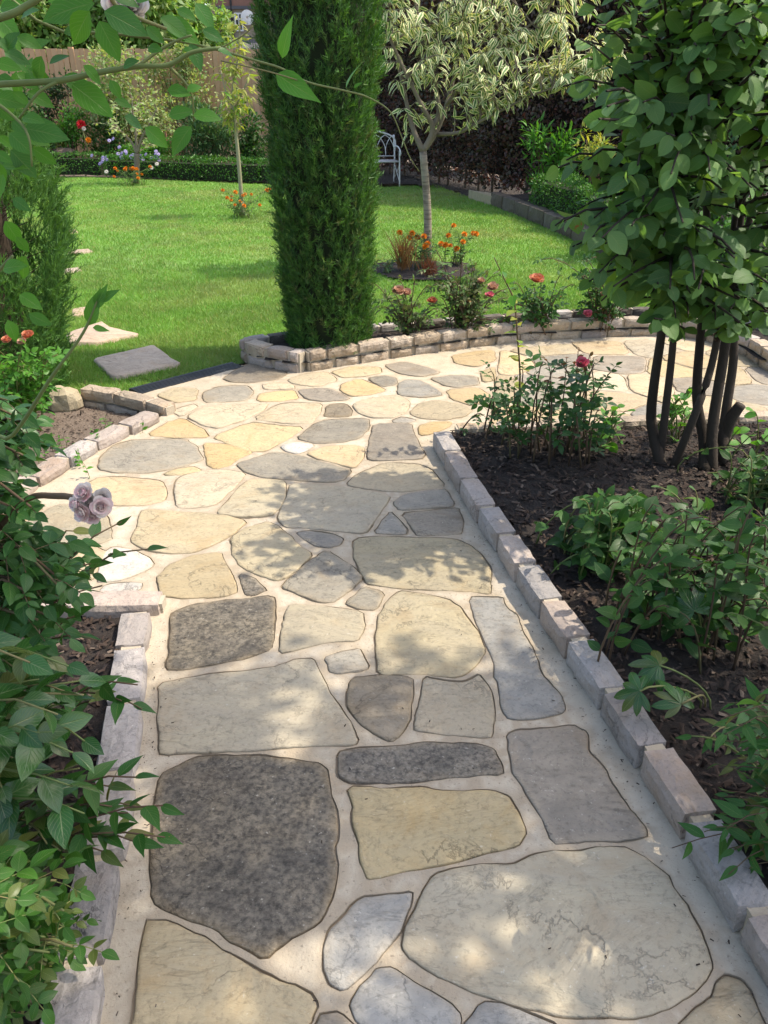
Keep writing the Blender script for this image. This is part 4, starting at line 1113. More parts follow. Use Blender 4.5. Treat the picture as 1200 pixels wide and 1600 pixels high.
def bush(name, label, cat, base, tips, tm, leaf, size, stem='stem_green', start=.35, spacing=.05, comp=0, r=.004, maxn=150, minpx=20, droop=.2, jit=.25, spreadbase=.04, group=None, flowers=(), sag=.1, up=.8, spread=.9, ground=0.0):
    """a plant of stems from its base to the given tips with leaves along them"""
    base = Vector(base); th = empty(name, base, label, cat, group)
    g = Geo(); lv = []
    for tpt in tips:
        tpt = Vector(tpt)
        b0 = base + Vector((random.gauss(0, spreadbase), random.gauss(0, spreadbase), -.01))
        if ground: b0 = Vector((tpt.x + random.gauss(0, ground), tpt.y + abs(random.gauss(0, ground)), base.z - .01))
        pts = bez(b0, tpt, sag); k_ = len(pts)
        g.tube(pts, [r * (1 - .65 * i / k_) for i in range(k_)], 5)
        lv += leaves_on(pts, size, start, spacing, comp, droop, up, spread, jit, g)
    g.build('stems', M[stem], th)
    emit(th, lv, tm, M[leaf], maxn=maxn, minpx=minpx)
    for f in flowers: flower(th, *f)
    return th
def box_tips(n, u0, u1, v0, v1, Y0, Y1, lim=None, zmin=.05):
    out = []; c = 0
    while len(out) < n and c < n * 60:
        c += 1
        u, v = random.uniform(u0, u1), random.uniform(v0, v1)
        if lim is not None and u > lim(v): continue
        p = P(u, v, random.uniform(Y0, Y1))
        if p.z < zmin: continue
        out.append(p)
    return out

# ---- columnar conifer in the planter
def conifer(name, label, base, R0, Hh, n, mats, sprays, size, prof, gaps=0.0, lump=.06, core=True, upw=.75, seedv=0.0, core_mat='core', corer=.8, gapf=.9):
    base = Vector(base); th = empty(name, base, label, 'conifer')
    g = Geo(); g.tube([base, base + Vector((0, 0, Hh * .8))], [.06, .02], 8); g.build('trunk', M['bark_dark'], th)
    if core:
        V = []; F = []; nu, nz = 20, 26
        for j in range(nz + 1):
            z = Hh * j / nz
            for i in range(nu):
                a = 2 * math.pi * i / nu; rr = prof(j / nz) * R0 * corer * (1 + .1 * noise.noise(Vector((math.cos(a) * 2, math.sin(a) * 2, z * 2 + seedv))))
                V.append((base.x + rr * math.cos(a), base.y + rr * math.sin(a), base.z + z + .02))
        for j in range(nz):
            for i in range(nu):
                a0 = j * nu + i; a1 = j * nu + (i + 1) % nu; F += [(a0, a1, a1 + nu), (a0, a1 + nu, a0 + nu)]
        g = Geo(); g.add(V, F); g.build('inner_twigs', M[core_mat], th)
    z = rng.uniform(0, 1, n); a = rng.uniform(0, 2 * math.pi, n)
    T_ = []; D_ = []; N_ = []; S_ = []
    for zi, ai in zip(z, a):
        q = Vector((math.cos(ai) * 2.2, math.sin(ai) * 2.2, zi * Hh * 2.0 + seedv))
        lm = noise.noise(q * 1.3) * .6 + noise.noise(q * 3.1) * .5
        if gaps and noise.noise(q * gapf + Vector((9, 4, 2))) > gaps: continue
        rr = prof(zi) * R0 * (1 + lump * lm * 2) * (1 - abs(random.gauss(0, .07)))
        dirn = Vector((math.cos(ai), math.sin(ai), 0))
        T_.append((base.x + rr * dirn.x, base.y + rr * dirn.y, base.z + zi * Hh))
        dd = dirn * (1 - upw) + Vector((0, 0, upw)) + rv(.33); D_.append(dd); N_.append(dirn + rv(.4)); S_.append(size * random.uniform(.6, 1.35))
    T_ = np.array(T_); Rr = frames(D_, N_); S_ = np.array(S_); k_ = np.arange(len(T_)) % len(sprays)
    g = Geo()
    for i in range(len(sprays)): g.inst(sprays[i], Rr[k_ == i], T_[k_ == i], S_[k_ == i])
    o = g.build('foliage', M[mats], th); o['kind'] = 'stuff'
    return th
def prof_col(t): return (.78 + .22 * min(t / .42, 1)) * (1.0 if t < .62 else max(.05, 1 - ((t - .62) / .38) ** 1.6))
conifer('columnar_conifer', 'tall clipped column of dark green conifer rising from the stone planter', (-.375, 5.28, .05), .335, 4.3, 24000, 'leaf_conifer', SPRAYS, .088, prof_col, gaps=.30, lump=.085, gapf=3.4)
def prof_jun(t): return (.75 + .35 * math.sin(t * 2.6)) * (1 if t < .7 else max(.08, 1 - ((t - .7) / .3) ** 1.4))
jun = conifer('juniper', 'ragged green juniper with bare brown patches in the far left bed', (-2.36, 4.55, -.06), .50, 1.85, 15000, 'leaf_juniper', WISPS, .12, prof_jun, gaps=.30, lump=.12, upw=.7, seedv=31.0, core_mat='brown_twig', corer=.5)
g = Geo()
for _ in range(260):
    a, z_ = random.uniform(0, 6.28), random.uniform(.05, 1.5); rr = random.uniform(.3, .42)
    p0 = Vector((-2.33, 4.55, z_ - .06)); p1 = p0 + Vector((math.cos(a) * rr, math.sin(a) * rr, random.uniform(.1, .35)))
    g.tube([p0, p0.lerp(p1, .5) + rv(.03), p1], [.008, .005, .002], 4, cap=False)
o = g.build('dead_twigs', M['brown_twig'], jun); o['kind'] = 'stuff'

# ---- trees
def tree(name, label, base, limbs, tips, tm, leaf, size, bark, spacing, start, droop, twig_r=.004, maxn=0, minpx=20, comp=0, jit=.3, up=.7, cat='tree', bark2=None, foliage='crown', group=None, sag=.08):
    base = Vector(base); th = empty(name, base, label, cat, group)
    nodes_ = []
    for li, (pts, r0, r1) in enumerate(limbs):
        c = curve(pts, 5); k_ = len(c); g = Geo()
        g.tube(c, [r0 + (r1 - r0) * i / (k_ - 1) for i in range(k_)], 9 if r0 > .02 else 6)
        g.build('trunk' if li == 0 else 'limb', M[bark if li == 0 else (bark2 or bark)], th)
        for i, p in enumerate(c):
            if li > 0 or i > k_ * .75: nodes_.append((p, r0 + (r1 - r0) * i / (k_ - 1)))
    g = Geo(); lv = []
    for tpt in tips:
        tpt = Vector(tpt)
        best = min(nodes_, key=lambda q: (q[0] - tpt).length + max(0, q[0].z - tpt.z) * .8 + random.uniform(0, .12))
        pts = bez(best[0], tpt, sag, .6, 6); k_ = len(pts)
        r0 = min(best[1] * .8, twig_r * (1 + (tpt - best[0]).length * 1.5))
        g.tube(pts, [max(r0 * (1 - .8 * i / k_), .0012) for i in range(k_)], 4, cap=False)
        lv += leaves_on(pts, size, start, spacing, comp, droop, up, .9, jit, None)
    g.build('twigs', M[bark2 or bark], th)['kind'] = 'stuff'
    emit(th, lv, tm, M[leaf], maxn=maxn, minpx=minpx, stuff=foliage)
    return th
def ball(n, c, r, shell=.35):
    out = []
    while len(out) < n:
        v = Vector((random.uniform(-1, 1), random.uniform(-1, 1), random.uniform(-1, 1)))
        if shell < v.length < 1: out.append(Vector((c[0] + v.x * r[0], c[1] + v.y * r[1], c[2] + v.z * r[2])))
    return out
# cream-edged tree on the lawn
Yt = 8.45
pv = lambda u, v, dy=0: P(u, v, Yt + dy)
vt_base = Vector((.453, Yt, 0))
vl = [([(.453, Yt, -.02), pv(668, 330), pv(661, 237)], .043, .036),
      ([pv(661, 237), pv(645, 200, .05), pv(633, 150, .15), pv(615, 60, .25), pv(600, -60, .3)], .03, .008),
      ([pv(661, 237), pv(676, 200), pv(655, 157, -.1), pv(607, 53, -.2), pv(585, -40, -.3)], .03, .008),
      ([pv(676, 200), pv(686, 172, .05), pv(677, 117, .1), pv(648, 0, .1), pv(640, -140, .15)], .028, .007),
      ([pv(661, 237), pv(682, 205, .1), pv(697, 167, .2), pv(713, 100, .35), pv(720, 0, .4), pv(740, -150, .4)], .03, .008),
      ([pv(682, 210, .1), pv(717, 207, -.1), pv(750, 190, -.3), pv(830, 150, -.5), pv(915, 120, -.7)], .02, .006),
      ([pv(697, 165, .2), pv(740, 110, .1), pv(800, 60, 0), pv(850, 20, -.1), pv(890, -40, -.1)], .02, .006)]
tips = []
for (u, v, dy, ru, n) in [(640, 80, 0, .38, 34), (700, 50, .3, .45, 34), (630, 20, -.2, .35, 20), (725, 140, -.1, .34, 26), (790, 110, -.3, .38, 34), (770, 30, .0, .45, 34), (850, 70, -.3, .36, 30), (915, 100, -.7, .32, 30), (945, 70, -.6, .25, 16), (880, 10, -.2, .35, 20), (650, 180, .1, .26, 14), (700, -80, .1, .6, 34), (800, -80, 0, .5, 26), (620, -80, 0, .4, 16), (700, -200, .1, .5, 20)]:
    c = pv(u, v, dy); tips += ball(n, c, (ru, ru, ru * .75), .2)
tree('variegated_tree', 'small tree with drooping cream edged leaves and banded trunk on the lawn', vt_base, vl, tips, T_midlance, 'leaf_varieg', .135, 'birch', .037, .15, .75, .005, up=.6, jit=.35, bark2='bark_grey')
# young yellow-leaved tree
Yy = 12.12
py_ = lambda u, v, dy=0: P(u, v, Yy + dy)
yl = [([(-2.05, Yy, -.02), py_(376, 290), py_(371, 230), py_(366, 180)], .033, .022), ([py_(366, 180), py_(364, 140), py_(372, 90), py_(375, 40)], .022, .008), ([py_(366, 175), py_(352, 140), py_(345, 110)], .014, .006), ([py_(367, 170), py_(385, 130), py_(398, 95)], .014, .006)]
tips = ball(60, py_(372, 135), (.36, .36, .55), .2) + ball(20, py_(372, 70), (.3, .3, .35), .2) + ball(14, py_(362, 185), (.2, .2, .12), .1)
tree('young_tree', 'young tree with thin pale trunk and yellowing leaves above marigolds', (-2.05, Yy, 0), yl, tips, T_midlance, 'leaf_yellow', .13, 'stem_pale', .045, .2, .5, .004)
# small grey-trunked tree by the far border
Yg = 16.55
pg_ = lambda u, v, dy=0: P(u, v, Yg + dy)
gl_ = [([(-4.83, Yg, -.02), pg_(214, 262), pg_(214, 240)], .06, .05), ([pg_(214, 240), pg_(205, 222), pg_(185, 200), pg_(170, 180)], .03, .008), ([pg_(214, 240), pg_(222, 215), pg_(236, 190), pg_(245, 170)], .03, .008), ([pg_(214, 242), pg_(212, 210), pg_(208, 180), pg_(206, 150)], .03, .008)]
tips = ball(60, pg_(208, 190), (.75, .6, .55), .2)
tree('apple_tree', 'small grey trunked tree in front of the low clipped hedge', (-4.83, Yg, 0), gl_, tips, T_far, 'leaf_pale', .10, 'bark_grey', .06, .25, .3, .006, foliage='crown')

# multi-stemmed round-leaved tree in the mulch bed
Ys = 3.45
S = lambda u, v, Y=Ys: P(u, v, Y)
sb = Vector((1.46, 3.42, .03))
sl = [([G(1035, 735, .02), S(1018, 660, 3.5), S(1022, 600, 3.5), S(1036, 500, 3.5), S(1040, 400, 3.45), S(1030, 280, 3.35)], .028, .013),
      ([G(1030, 725, .02), S(1040, 640, 3.44), S(1052, 530, 3.42), S(1056, 420, 3.4), S(1065, 250, 3.35)], .021, .010),
      ([G(1100, 745, .02), S(1100, 690, 3.4), S(1089, 620, 3.45), S(1095, 520, 3.5), S(1105, 400, 3.5), S(1100, 220, 3.4)], .028, .013),
      ([G(1050, 735, .02), S(1085, 650, 3.3), S(1112, 570, 3.35), S(1130, 470, 3.4), S(1150, 330, 3.4)], .020, .012),
      ([G(1112, 740, .02), S(1113, 670, 3.36), S(1130, 560, 3.4), S(1142, 470, 3.45), S(1155, 360, 3.45), S(1170, 200, 3.4)], .028, .013),
      ([G(1130, 735, .02), S(1132, 660, 3.45), S(1146, 560, 3.5), S(1146, 470, 3.5), S(1175, 330, 3.5), S(1230, 180, 3.5)], .025, .012),
      ([S(1128, 690, 3.44), S(1145, 650, 3.43), S(1158, 632, 3.42)], .03, .024)]
tips = []
def smoke_lim(u, v):
    pts = [(0, 905), (60, 915), (130, 900), (200, 930), (250, 915), (320, 905), (380, 900), (430, 960), (480, 985), (520, 1000)]
    for (a0, b0), (a1, b1) in zip(pts, pts[1:]):
        if a0 <= v <= a1: return u > b0 + (b1 - b0) * (v - a0) / (a1 - a0)
    return u > 905
for u, v in [(892, 120), (880, 135), (885, 250), (872, 262), (880, 345), (868, 352), (895, 385), (930, 40), (905, 60), (920, 440), (940, 470)]: tips.append(S(u, v, random.uniform(2.8, 3.2)))
while len(tips) < 330:
    u, v, Y = random.uniform(890, 1340), random.uniform(-170, 460), random.uniform(2.6, 3.6)
    if not smoke_lim(u, max(v, 0)): continue
    p = P(u, v, Y)
    if p.z > 2.35 or p.z < .75: continue
    if noise.noise(p * 2.6 + Vector((3, 1, 7))) > .12: continue
    tips.append(p)
for _ in range(70):
    u = random.uniform(930, 1260); tips.append(S(u, random.uniform(400, min(400 + (u - 905) * 1.0, 515)), random.uniform(2.75, 3.5)))
for u, v in [(1010, 490), (1035, 470), (1080, 490), (1110, 490), (1130, 480), (1165, 470), (1170, 440), (985, 470)]: tips.append(S(u, v, random.uniform(3.1, 3.4)))
tree('smoke_bush', 'multi stemmed small tree with round dusty green leaves in the mulch bed', sb, sl, tips, T_smoke, 'leaf_smoke', .084, 'bark_dark', .06, .25, .42, .005, maxn=300, minpx=18, foliage='crown', jit=.35, up=.55)

# shading trees that stand right of the path, out of the picture
def round_tree(name, label, base, H0, c, r, n, leaf, size, tm=T_mid, spacing=.06, group=None, cat='tree'):
    base = Vector(base); top = Vector(c)
    limbs = [([base, base.lerp(top, .45), top - Vector((0, 0, r[2] * .5))], .09, .06)]
    for i in range(6):
        a = i * 1.05; limbs.append(([top - Vector((0, 0, r[2] * .7)), top + Vector((math.cos(a) * r[0] * .35, math.sin(a) * r[1] * .35, -.2 * r[2])), top + Vector((math.cos(a) * r[0] * .7, math.sin(a) * r[1] * .7, .25 * r[2]))], .045, .012))
    return tree(name, label, base, limbs, ball(n, c, r, .15), tm, leaf, size, 'bark_grey', spacing, .1, .3, .006)
round_tree('garden_tree', 'leafy garden tree beside the path that shades the near paving', (3.6, 1.6, .0), 0, (3.05, 1.55, 4.6), (1.75, 1.12, .9), 540, 'leaf_mid', .105, spacing=.05)

# ---- hedges
def hedge(name, label, line, Wd, Hh, dens, tm, leaf, size, core='core', z0=0.0, rough=.05, cat='hedge', seedv=0, stems=None):
    pts = [Vector((p[0], p[1], z0)) for p in line]
    th = empty(name, pts[0], label, cat)
    g = Geo(); T_ = []; D_ = []; N_ = []
    for p, q in zip(pts, pts[1:]):
        d = (q - p); L = d.length; t = d.normalized(); nrm = Vector((-t.y, t.x, 0))
        mid = (p + q) / 2; zb = .35 if stems else .0
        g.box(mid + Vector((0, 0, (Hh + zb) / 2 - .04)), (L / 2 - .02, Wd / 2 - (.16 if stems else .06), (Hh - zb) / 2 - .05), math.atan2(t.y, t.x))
        def put(pos, n):
            w = noise.noise(pos * 2.2 + Vector((seedv, 0, 0))) * rough + noise.noise(pos * 6) * rough * .5 + random.gauss(0, .018)
            pos = pos + n * w; T_.append(pos); D_.append(n * .6 + rv(.7) + Vector((0, 0, .1))); N_.append(n + rv(.5))
        for _ in range(int(L * Hh * dens)):
            s, h = random.uniform(-.01, 1.01), random.uniform(.05 if stems else 0, 1)
            for sg in (-1, 1): put(p + d * s + nrm * sg * Wd / 2 + Vector((0, 0, h * Hh)), nrm * sg)
        for _ in range(int(L * Wd * dens)):
            put(p + d * random.random() + nrm * random.uniform(-.5, .5) * Wd + Vector((0, 0, Hh)), Vector((0, 0, 1)))
        for e, sg in ((p, -1), (q, 1)):
            for _ in range(int(Wd * Hh * dens)): put(e + nrm * random.uniform(-.5, .5) * Wd + Vector((0, 0, random.uniform(.05, 1) * Hh)), t * sg)
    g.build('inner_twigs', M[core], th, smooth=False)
    g = Geo(); n = len(T_); g.inst(tm, frames(D_, N_), np.array(T_), rng.uniform(.65, 1.25, n) * size)
    o = g.build('foliage', M[leaf], th); o['kind'] = 'stuff'
    if stems:
        for p, q in zip(pts, pts[1:]):
            L = (q - p).length
            for k_ in range(int(L / stems)):
                b0 = p.lerp(q, (k_ + .5) * stems / L) + rv(.03); b0.z = z0 - .02
                g = Geo(); g.tube([b0, b0 + Vector((random.gauss(0, .05), random.gauss(0, .05), .7))], [.025, .018], 6); g.build('stem', M['bark_grey'], th)
    return th
hedge('beech_hedge', 'tall dark copper beech hedge behind the cream edged tree', [(-.6, 19.3), (.95, 16.9), (2.1, 14.0), (4.0, 12.9), (7.0, 12.2)], .7, 3.3, 950, T_far, 'leaf_copper', .07, 'core_copper', rough=.10, stems=.55)
hedge('box_hedge', 'clipped low box hedge on the raised bed above the dark wall', [(2.32, 12.1), (2.62, 10.4), (2.85, 8.6)], .44, .40, 1700, T_far, 'leaf_box', .035, z0=.14, rough=.02)
hedge('box_hedge', 'clipped low hedge at the far end of the lawn near the dahlia', [(-7.6, 18.25), (-5.95, 18.25)], .5, .40, 900, T_far, 'leaf_box', .042, rough=.02)
hedge('box_hedge', 'long low hedge at the far end of the lawn behind the marigolds', [(-5.7, 18.0), (-3.6, 17.25), (-2.4, 16.85), (-1.3, 16.75)], .5, .38, 900, T_far, 'leaf_box', .042, rough=.025)
hedge('box_hedge', 'green hedge behind the planter seen through the smoke bush stems', [(2.95, 6.9), (3.3, 5.6), (4.2, 4.9)], .5, .62, 1300, T_far, 'leaf_box', .045, z0=.0, rough=.06)

# ---- fence
fx0, fx1, fy = -9.2, .6, 20.6
fz = P(300, 73, fy).z
fe = empty('wooden_fence', (fx0, fy, 0), 'brown wooden fence of upright boards behind the far border', 'fence')
bw = .125
g = Geo(); g.box((0, 0, fz / 2 - .02), (bw / 2 - .006, .011, fz / 2 - .02)); bme = g.mesh('board', M['fence'], smooth=False)
nb = int((fx1 - fx0) / bw)
for i in range(nb):
    o = link('board', bme, fe, (i * bw, (i % 2) * .012 + random.uniform(-.003, .003), random.uniform(-.012, .012))); o.rotation_euler = (0, random.uniform(-.004, .004), 0)
for z in (.4, 1.2, fz - .25):
    g = Geo(); g.box(((fx0 + fx1) / 2, fy + .06, z), ((fx1 - fx0) / 2, .03, .05)); g.build('rail', M['fence'], fe, smooth=False)
for i in range(6):
    g = Geo(); g.box((fx0 + i * 1.9 + .2, fy + .11, fz / 2), (.05, .05, fz / 2)); g.build('post', M['fence'], fe, smooth=False)

# ---- house beyond
hy = 42.0
H = lambda u, v: P(u, v, hy)
hb = H(352, 100)
ho = empty('house', (hb.x - 1.0, hy, 0), 'brown rendered house with white window and satellite dish beyond the fence', 'house')
x0, x1 = H(330, 50).x, H(640, 50).x; zl = H(380, 12).z; ztop = zl + 2.6
g = Geo(); g.box(((x0 + x1) / 2, hy + 3, zl / 2), ((x1 - x0) / 2, 3, zl / 2)); g.build('wall', M['render'], ho, smooth=False)
g = Geo(); g.box(((x0 + x1) / 2, hy + 2.98, zl + .7), ((x1 - x0) / 2 + .02, 3.03, .7)); g.build('upper_wall', M['brick'], ho, smooth=False)
g = Geo(); zz = zl + 1.4
g.add([(x0 - .3, hy - .4, zz), (x1 + .3, hy - .4, zz), (x1 + .3, hy + 6.4, zz), (x0 - .3, hy + 6.4, zz), (x0 + 1, hy + 3, zz + 2.4), (x1 - 1, hy + 3, zz + 2.4)], [(0, 1, 5), (0, 5, 4), (1, 2, 5), (2, 3, 4), (2, 4, 5), (3, 0, 4), (0, 2, 1), (0, 3, 2)])
g.build('roof', M['slate'], ho, smooth=False)
g = Geo(); g.box(((x0 + x1) / 2, hy - .06, zl), ((x1 - x0) / 2, .05, .06)); g.build('string_course', M['slate'], ho, smooth=False)
za = H(380, 62).z; zb_ = H(380, 78).z
g = Geo(); g.add([(x0, hy - 1.6, zb_), (x1, hy - 1.6, zb_), (x1, hy - .02, za), (x0, hy - .02, za), (x0, hy - 1.6, zb_ - .1), (x1, hy - 1.6, zb_ - .1)], [(0, 1, 2), (0, 2, 3), (4, 5, 1), (4, 1, 0)])
g.build('lean_to_roof', M['slate'], ho, smooth=False)
g = Geo(); g.box(((x0 + x1) / 2, hy - .7, zb_ / 2 - .06), ((x1 - x0) / 2 - .1, .69, zb_ / 2 - .06)); g.build('lean_to_wall', M['render'], ho, smooth=False)
for (u0, u1) in ((366, 381), (400, 416), (450, 466)):
    a, b = H(u0, 20), H(u1, 49)
    cx, cz, hw, hh = (a.x + b.x) / 2, (a.z + b.z) / 2, (b.x - a.x) / 2, (a.z - b.z) / 2
    w_ = Geo(); f = .06
    for sx in (-1, 0, 1): w_.box((cx + sx * (hw - f / 2), hy - .03, cz), (f / 2, .05, hh))
    for sz in (-1, .35, 1): w_.box((cx, hy - .032, cz + sz * (hh - f / 2)), (hw - f, .045, f / 2))
    wo = w_.build('window', M['white_metal'], ho, smooth=False)
    g = Geo(); g.box((cx, hy - .012, cz), (hw - .02, .006, hh - .02)); g.build('pane', M['glass'], wo, off=ho.location, smooth=False)
dp = H(363, 30); g = Geo(); g.tube([(dp.x, hy - .08, zl + 1.3), (dp.x, hy - .08, za)], .045, 8); g.build('drainpipe', M['black_plastic'], ho)
dc = H(388, 28); V = []; F = []
for i in range(5):
    for j in range(16):
        r_ = .30 * i / 4; a = 2 * math.pi * j / 16; V.append((dc.x + r_ * math.cos(a), hy - .35 + .35 * (r_ ** 2) - .0, dc.z + r_ * math.sin(a)))
for i in range(4):
    for j in range(16):
        a0 = i * 16 + j; a1 = i * 16 + (j + 1) % 16; F += [(a0, a1, a1 + 16), (a0, a1 + 16, a0 + 16)]
g = Geo(); g.add(V, F); g.tube([(dc.x, hy - .34, dc.z), (dc.x, hy, dc.z - .1)], .02, 6); g.tube([(dc.x, hy - .34, dc.z - .28), (dc.x, hy - .75, dc.z - .05)], .012, 5)
g.build('satellite_dish', M['white_metal'], ho)

# ---- garden bench
bx, by, brz = -.42, 16.1, math.radians(12)
bn = empty('garden_bench', (bx, by, -.02), 'white metal garden bench with arched lattice back behind the conifer', 'bench')
cb_, sb_ = math.cos(brz), math.sin(brz)
def bp(x, y, z): return Vector((bx + x * cb_ - y * sb_, by + x * sb_ + y * cb_, z - .02))
W2 = .68
for sx in (-1, 1):
    g = Geo(); g.tube(curve([bp(sx * W2, -.24, 0), bp(sx * W2, -.22, .42), bp(sx * W2, -.22, .62)], 4), .016, 6); g.build('leg', M['white_metal'], bn)
    g = Geo(); g.tube(curve([bp(sx * W2, .27, 0), bp(sx * W2, .2, .42), bp(sx * W2, .28, .86)], 4), .016, 6); g.build('leg', M['white_metal'], bn)
    g = Geo(); g.tube(curve([bp(sx * W2, .25, .66), bp(sx * W2, 0, .68), bp(sx * W2, -.22, .64), bp(sx * W2, -.30, .58), bp(sx * W2, -.25, .53), bp(sx * W2, -.21, .57), bp(sx * W2, -.24, .60)], 5), .013, 6); g.build('armrest', M['white_metal'], bn)
    g = Geo(); g.tube([bp(sx * W2, -.23, .08), bp(sx * W2, .24, .38)], .008, 5); g.tube([bp(sx * W2, -.23, .38), bp(sx * W2, .24, .08)], .008, 5); g.build('brace', M['white_metal'], bn)
for i in range(7):
    g = Geo(); y = -.22 + i * .07; g.tube([bp(-W2, y, .43), bp(W2, y, .43)], .013, 5); g.build('seat_slat', M['white_metal'], bn)
g = Geo(); g.tube(curve([bp(-W2, .22, .5), bp(-W2, .26, .80), bp(-W2 * .5, .29, .93), bp(0, .3, .98), bp(W2 * .5, .29, .93), bp(W2, .26, .80), bp(W2, .22, .5)], 6), .015, 6); g.tube([bp(-W2, .22, .5), bp(W2, .22, .5)], .012, 6); g.build('back_frame', M['white_metal'], bn)
for i in range(8):
    x_ = -W2 + .17 * i; g = Geo(); g.tube(curve([bp(x_, .22, .5), bp(x_ + .01, .25, .66), bp(x_ + .085, .275, .80), bp(x_ + .17, .285, .86)], 4), .007, 5); g.tube(curve([bp(x_ + .17, .22, .5), bp(x_ + .16, .25, .66), bp(x_ + .085, .275, .80), bp(x_, .285, .86)], 4), .007, 5); g.build('back_arch', M['white_metal'], bn)

# ---- far border plants
def clump(name, label, c, r, n, leaf, size, cat='shrub', tm=T_far, fl=(), up=.5, group=None, k=.25):
    """leafy shrub as many leaves spread through uneven clumps over short stems"""
    base = Vector((c[0], c[1], 0.0)); th = empty(name, base, label, cat, group)
    g = Geo(); subs = [(Vector(c) + Vector((random.uniform(-.65, .65) * r[0], random.uniform(-.6, .6) * r[1], random.uniform(-.6, .65) * r[2])), random.uniform(.3, .55)) for _ in range(9)] + [(Vector(c), .6)]
    for s, q in subs:
        g.tube(bez(base + Vector((random.uniform(-.1, .1), random.uniform(-.1, .1), -.02)), s), [.014, .012, .011, .01, .009, .007, .006, .004], 5)
    g.build('stems', M['stem_brown'], th)
    T_ = []; D_ = []; N_ = []
    for _ in range(n):
        s, q = random.choice(subs); v = rv(1).normalized() * (random.random() ** .45)
        p = s + Vector((v.x * r[0] * q, v.y * r[1] * q, v.z * r[2] * q * 1.1))
        if p.z < .02: continue
        T_.append(p); D_.append(v + rv(.5) + Vector((0, 0, up - .4))); N_.append(Vector((0, 0, 1)) + v * .5 + rv(.4))
    g = Geo(); g.inst(tm, frames(D_, N_), np.array([tuple(t) for t in T_]), rng.uniform(.6, 1.3, len(T_)) * size)
    o = g.build('foliage', M[leaf], th); o['kind'] = 'stuff'
    for f in fl: flower(th, *f)
    return th
def Q(u, v, Y): p = P(u, v, Y); return (p.x, p.y, max(p.z, .1))
clump('climbing_rose', 'pale sunlit rose sprawling over the far fence and border', Q(205, 165, 19.2), (1.35, .7, 1.15), 5200, 'leaf_pale', .085, 'rose')
clump('climbing_rose', 'pale green climber covering the fence top beside the young tree', Q(275, 125, 20.1), (.85, .35, .8), 2000, 'leaf_pale', .085, 'climber')
clump('shrub', 'dark purple leaved shrub against the far fence above the dahlia', Q(95, 160, 19.9), (.6, .4, .55), 1500, 'leaf_dark', .08)
clump('shrub', 'fresh green bushy plant beside the red dahlia', Q(108, 205, 18.9), (.5, .4, .55), 1700, 'leaf_bright', .07)
clump('shrub', 'bright yellow leaved little plant above the brown rock', Q(86, 222, 18.75), (.28, .25, .2), 420, 'leaf_yellow', .06)
clump('shrub', 'dark rosemary like shrub with upright sprigs by the young tree', Q(330, 215, 18.0), (.75, .5, .75), 3600, 'leaf_silver', .11, tm=T_midlance, up=1.2)
clump('shrub', 'leafy green shrub between the young tree and the conifer', Q(392, 215, 17.8), (.5, .45, .8), 2200, 'leaf_mid', .08)
clump('shrub', 'broad green shrub at the far end behind the juniper', Q(30, 190, 18.6), (1.0, .6, 1.1), 3200, 'leaf_mid', .08)
clump('shrub', 'shadowed green shrub in the border behind the aster flowers', Q(175, 215, 18.9), (.7, .4, .5), 1600, 'leaf_mid', .075)
th = clump('shrub', 'low green foliage round the purple aster flowers', Q(215, 240, 18.2), (1.0, .35, .32), 2200, 'leaf_bright', .06)
for i in range(34):
    u, v = random.choice([(175, 225), (190, 240), (200, 242), (250, 248), (187, 212), (232, 246), (162, 248)]); flower(th, P(u + random.gauss(0, 7), v + random.gauss(0, 5), 17.75), .085, 'daisy', 'aster', (random.gauss(0, .3), -.8, .6))
for u, v in ((166, 268), (237, 262), (245, 256)): flower(th, P(u, v, 17.0), .09, 'daisy', 'rose_white', (0, -.8, .6))
da = empty('dahlia', (P(127, 195, 18.5).x, 18.5, 0), 'dahlia with one large red flower in the far border', 'flower')
g = Geo(); dpz = P(127, 195, 18.45); g.tube([(dpz.x, 18.5, -.02), (dpz.x + .03, 18.5, .5), tuple(dpz)], .012, 5); g.build('stems', M['stem_green'], da)
flower(da, dpz, .21, 'pom', 'dahlia', (0, -.9, .4)); flower(da, P(138, 219, 18.4), .13, 'pom', 'marigold', (0, -.9, .4)); flower(da, P(131, 201, 18.4), .1, 'pom', 'rose_white', (0, -.9, .4))
rock('rock', tuple(P(98, 240, 18.55)), (.32, .2, .12), 'rock', 'rounded brown rock lying above the far low hedge', 'rock', 5.0)
# raised bed on the right
clump('shrub', 'upright green shrub behind the box hedge on the raised bed', Q(862, 252, 12.4), (.42, .35, .45), 900, 'leaf_bright', .12, tm=T_midlance, up=.9)
clump('shrub', 'yellow green plant between the beech hedge and smoke bush', Q(935, 243, 10.8), (.28, .25, .3), 420, 'leaf_yellow', .10, tm=T_midlance, up=.9)
clump('shrub', 'green undergrowth on the raised bed hidden behind the smoke bush', Q(1080, 300, 9.0), (1.3, .6, .6), 2400, 'leaf_mid', .09)
